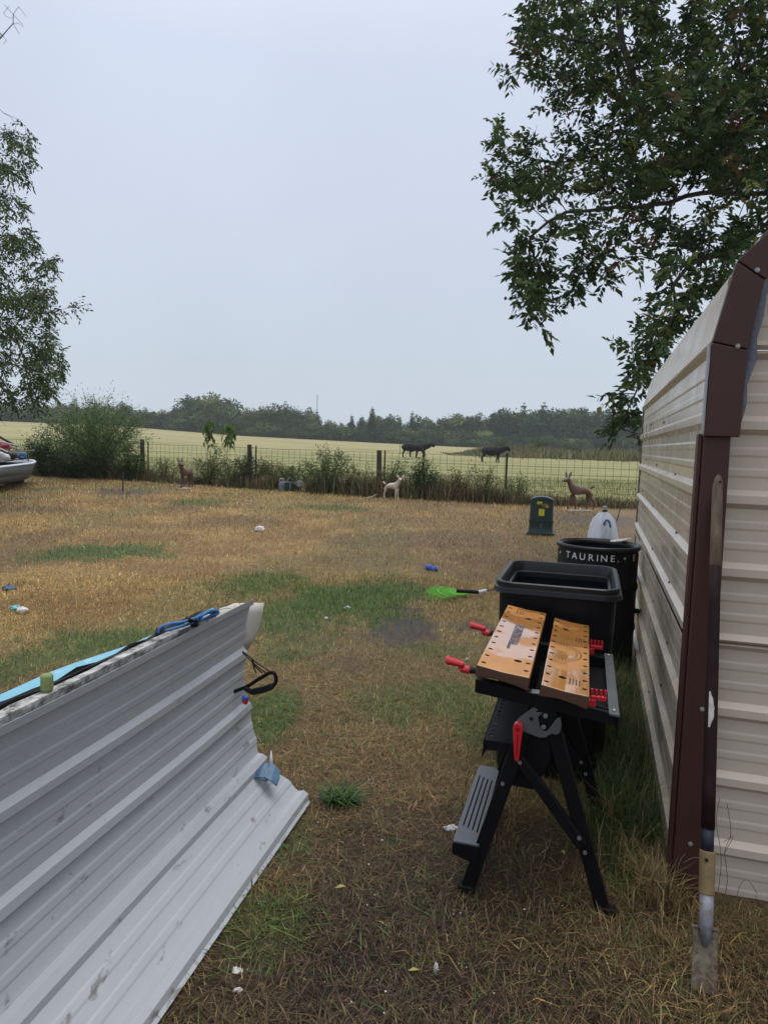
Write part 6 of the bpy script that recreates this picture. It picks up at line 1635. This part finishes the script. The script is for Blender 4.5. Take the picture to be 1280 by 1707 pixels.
#PART5
# ------------------------------------------------------------------ grass on the lawn
def place(n, r0, r1, pw, a0=-0.72, a1=0.68):
    q = rng.random(n); e = 2 - pw
    r = (r0 ** e + q * (r1 ** e - r0 ** e)) ** (1 / e) if abs(e) > 1e-3 else r0 * (r1 / r0) ** q
    a = rng.uniform(a0, a1, n)
    x, y = r * np.sin(a), r * np.cos(a)
    s_ = (x - SP.x) * SA.x + (y - SP.y) * SA.y; t_ = (x - SP.x) * ST.x + (y - SP.y) * ST.y
    ok = ~((s_ > -0.05) & (t_ > -0.06)) & (y < fence_y(x) + 0.1)
    return x[ok], y[ok], r[ok]
STRAWS = np.array([(0.38, 0.28, 0.13), (0.26, 0.175, 0.080), (0.16, 0.105, 0.055), (0.31, 0.19, 0.075), (0.085, 0.058, 0.036)])
def lawn_blades(n, r0, r1, pw, kind):
    x, y, r = place(n, r0, r1, pw)
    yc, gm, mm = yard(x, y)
    keep = rng.random(len(x)) > mm * 0.78
    x, y, r, yc, gm = x[keep], y[keep], r[keep], yc[keep], gm[keep]
    n = len(x)
    P = np.stack([x, y, terr(x, y) + bumps(x, y) + (rng.random(n) * 0.012 if kind == 'litter' else 0)], 1)
    isg = rng.random(n) < gm * 0.85 + 0.05
    sp_ = STRAWS[rng.choice(5, n, p=[0.2, 0.28, 0.25, 0.15, 0.12])]
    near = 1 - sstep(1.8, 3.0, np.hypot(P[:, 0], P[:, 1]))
    c = yc * 0.95 + sp_ * 0.42 * (0.4 + 1.2 * rng.random((n, 1)))
    if kind == 'litter': c = yc * 0.65 + sp_ * 0.38 * (0.25 + 1.4 * rng.random((n, 1)) ** 2.2) * (1 - 0.5 * near[:, None])  # straw darkens towards the camera, house shade put into its colour
    g = np.array([(0.075, 0.155, 0.030), (0.11, 0.19, 0.040), (0.16, 0.19, 0.05), (0.045, 0.095, 0.024)])[rng.choice(4, n, p=[0.35, 0.3, 0.15, 0.2])]
    c = np.where(isg[:, None], g, c) * np.exp(rng.normal(0, 0.34, (n, 1)))
    sc = np.maximum(1.0, r / 4.5)
    if kind == 'litter':
        L_ = rng.uniform(0.025, 0.13, n) * np.where(rng.random(n) < 0.15, 1.5, 1.0); lean = rng.normal(1.45, 0.14, n); curl = rng.normal(0.05, 0.25, n); W_ = rng.uniform(0.0014, 0.003, n)
    else:
        L_ = (rng.uniform(0.02, 0.06, n) + isg * 0.015) * (0.7 + 0.3 * sc); lean = np.abs(rng.normal(0.95, 0.45, n)) * np.where(isg, 0.75, 1.0); curl = rng.uniform(0, 0.9, n); W_ = rng.uniform(0.0016, 0.0036, n) * sc
    return blades(P, rng.uniform(0, 6.283, n), lean, curl, L_, W_, c)
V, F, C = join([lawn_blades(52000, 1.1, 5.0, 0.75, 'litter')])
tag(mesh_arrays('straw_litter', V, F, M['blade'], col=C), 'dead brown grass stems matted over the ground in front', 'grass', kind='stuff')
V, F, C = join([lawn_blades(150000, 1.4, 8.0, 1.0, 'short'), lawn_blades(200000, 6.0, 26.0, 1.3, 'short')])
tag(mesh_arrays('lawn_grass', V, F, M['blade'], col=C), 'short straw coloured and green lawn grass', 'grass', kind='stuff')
# longer grass along the shed wall and round the corner post
def long_grass(n, spots, Lr, pal, pw, lean=0.35):
    x, y, hs = [], [], []
    for (cx, cy, sx_, sy_, k, hk) in spots:
        m_ = int(n * k); x.append(rng.normal(cx, sx_, m_)); y.append(rng.normal(cy, sy_, m_)); hs.append(np.full(m_, hk))
    x, y, hs = np.concatenate(x), np.concatenate(y), np.concatenate(hs)
    s_ = (x - SP.x) * SA.x + (y - SP.y) * SA.y; t_ = (x - SP.x) * ST.x + (y - SP.y) * ST.y
    ok = ~((s_ > -0.07) & (t_ > -0.07)) & (np.hypot(x - 0.925, y - 1.845) > 0.07)
    x, y, hs = x[ok], y[ok], hs[ok]; n = len(x)
    P = np.stack([x, y, bumps(x, y)], 1)
    c = jitcol(None, n, 0.28, pal, pw)
    return blades(P, rng.uniform(0, 6.283, n), np.abs(rng.normal(lean, 0.3, n)), rng.uniform(0.2, 1.3, n), rng.uniform(*Lr, n) * hs, rng.uniform(0.002, 0.0042, n), c)
wall = [(SP.x + SA.x * s_ + ST.x * -0.17, SP.y + SA.y * s_ + ST.y * -0.17, 0.10, 0.16, 0.12, 1.0) for s_ in (0.3, 0.65, 1.0, 1.4, 1.9, 2.6)]
LG = [(0.055, 0.092, 0.026), (0.034, 0.06, 0.02), (0.10, 0.12, 0.036), (0.20, 0.14, 0.06)]
V, F, C = join([long_grass(9000, wall, (0.10, 0.30), LG, (0.38, 0.32, 0.15, 0.15)), long_grass(750, [(0.965, 2.28, 0.03, 0.05, 0.7, 1.0), (0.93, 2.38, 0.04, 0.1, 0.3, 0.9)], (0.08, 0.21), [(0.36, 0.26, 0.12), (0.26, 0.175, 0.08), (0.13, 0.11, 0.04)], (0.5, 0.3, 0.2), 0.25),
                long_grass(1500, [(1.10, 2.05, 0.2, 0.10, 0.5, 0.5), (0.80, 1.95, 0.25, 0.2, 0.42, 0.5), (0.925, 1.80, 0.05, 0.02, 0.08, 0.6)], (0.10, 0.30), [(0.30, 0.2, 0.085), (0.18, 0.12, 0.055), (0.08, 0.10, 0.03)], (0.45, 0.35, 0.2), 1.3)])
tag(mesh_arrays('long_grass', V, F, M['blade'], col=C), 'long green and straw grass growing along the shed wall and round its brown post', 'grass', kind='stuff')
# a few long dry stems leaning up in front of the front siding
st = thing('dry_weed', 'thin dry weed stems curling in front of the lower front siding', 'weed', shed(-0.12, 0.2, 0))
mb = MB()
for pts in ([(1200, 1530), (1212, 1470), (1208, 1420), (1218, 1390), (1212, 1340)], [(1206, 1425), (1222, 1395), (1205, 1405)], [(1190, 1530), (1202, 1440), (1194, 1370), (1200, 1330)], [(1222, 1530), (1232, 1480), (1246, 1468), (1262, 1490)], [(1185, 1500), (1170, 1440), (1158, 1430), (1140, 1438)], [(1120, 1500), (1132, 1440), (1142, 1424)]):
    y_ = 2.12
    mb.tube([Vector(v) for v in catmull([atd(px, py, y_) for px, py in pts], 5)], 0.0011, 4)
mb.build('stem', M['wood'], st)
# green tuft of broad grass in the middle of the path
tf = thing('crabgrass_tuft', 'single dark green broad bladed grass tuft right of the sheet corner', 'plant', tuple(gnd(566, 1338)))
n = 150; a = rng.uniform(0, 6.283, n); q = gnd(566, 1338)
P = np.stack([q[0] + rng.normal(0, 0.030, n), q[1] + rng.normal(0, 0.020, n), np.full(n, 0.006)], 1)
V, Q, T, C = blades(P, a, np.abs(rng.normal(0.95, 0.25, n)), rng.uniform(0.2, 0.8, n), rng.uniform(0.06, 0.155, n), rng.uniform(0.005, 0.009, n), jitcol(None, n, 0.25, [(0.055, 0.115, 0.028), (0.08, 0.15, 0.036), (0.035, 0.07, 0.02)], (0.5, 0.3, 0.2)))
mesh_arrays('leaf', V, [Q, T], M['blade'], tf, C)['kind'] = 'stuff'
# fallen bits: twigs, white flecks, yellow leaves
mb = MB()
for k in range(150):
    px, py = random.uniform(250, 1270), 1180 + 520 * random.random()
    c = gnd(px, py)
    if (c[0] - SP.x) * ST.x + (c[1] - SP.y) * ST.y > -0.1 and (c[0] - SP.x) * SA.x + (c[1] - SP.y) * SA.y > -0.1: continue
    r = random.choice((0.0012, 0.0015, 0.0018, 0.0032))
    mb.ball((c[0], c[1], 0.008 + random.random() * 0.008), (r * random.uniform(0.8, 1.8), r, r * 0.7), 5, 3)
o = mb.build('pale_flecks', M['litter'], None); tag(o, 'tiny white flecks scattered over the wet ground', 'litter', kind='stuff')
mb = MB()
for k in range(170):
    c = gnd(random.uniform(200, 1250), 1120 + 560 * random.random()); a = random.uniform(0, 6.28); l = random.uniform(0.03, 0.11)
    d = Vector((math.cos(a), math.sin(a), random.uniform(-0.05, 0.1))) * l; p = Vector((c[0], c[1], 0.014)); mb.tube([p, p + d * 0.5 + Vector((random.gauss(0, 0.004), random.gauss(0, 0.004), 0.004)), p + d], [0.0022, 0.0018, 0.001], 4, False)
o = mb.build('fallen_twigs', M['stick'], None); tag(o, 'small dark twigs scattered on the ground', 'twigs', kind='stuff')
for px, py, lab in ((690, 1627, 'small yellow leaf lying beside the white butt at the bottom'), (567, 1487, 'small yellow leaf in the straw right below the grass tuft'), (938, 1428, 'yellow leaf between the feet of the workbench')):
    c = Vector(gnd(px, py)) + Z * 0.016; mb = MB(); a = random.uniform(0, 6.28); X = Vector((math.cos(a), math.sin(a), 0.15)); Y = Vector((-math.sin(a), math.cos(a), 0.1))
    mb.add([c - X * 0.02, c + Y * 0.008 + Z * 0.004, c + X * 0.02, c - Y * 0.008 + Z * 0.004, c + Z * 0.001], [(0, 4, 1), (1, 4, 2), (2, 4, 3), (3, 4, 0)])
    o = mb.build('fallen_leaf', M['yleaf'], None, solid=0.0008); tag(o, lab, 'leaf', 'fallen yellow leaves')

# ------------------------------------------------------------------ haze
mb = MB(); mb.box((0, 0, 19.0), (1150, 1150, 42))
hz = mb.build('haze', None); hm = bpy.data.materials.new('haze'); hm.use_nodes = True
hm.node_tree.nodes.remove(hm.node_tree.nodes['Principled BSDF'])
pv = hm.node_tree.nodes.new('ShaderNodeVolumePrincipled'); pv.inputs['Density'].default_value = 0.00042; pv.inputs['Color'].default_value = (0.86, 0.92, 1.0, 1); pv.inputs['Anisotropy'].default_value = 0.2
hm.node_tree.links.new(pv.outputs[0], hm.node_tree.nodes['Material Output'].inputs['Volume'])
hz.data.materials.append(hm); tag(hz, 'thin grey-blue rain haze filling the air over the field', 'haze', kind='stuff')
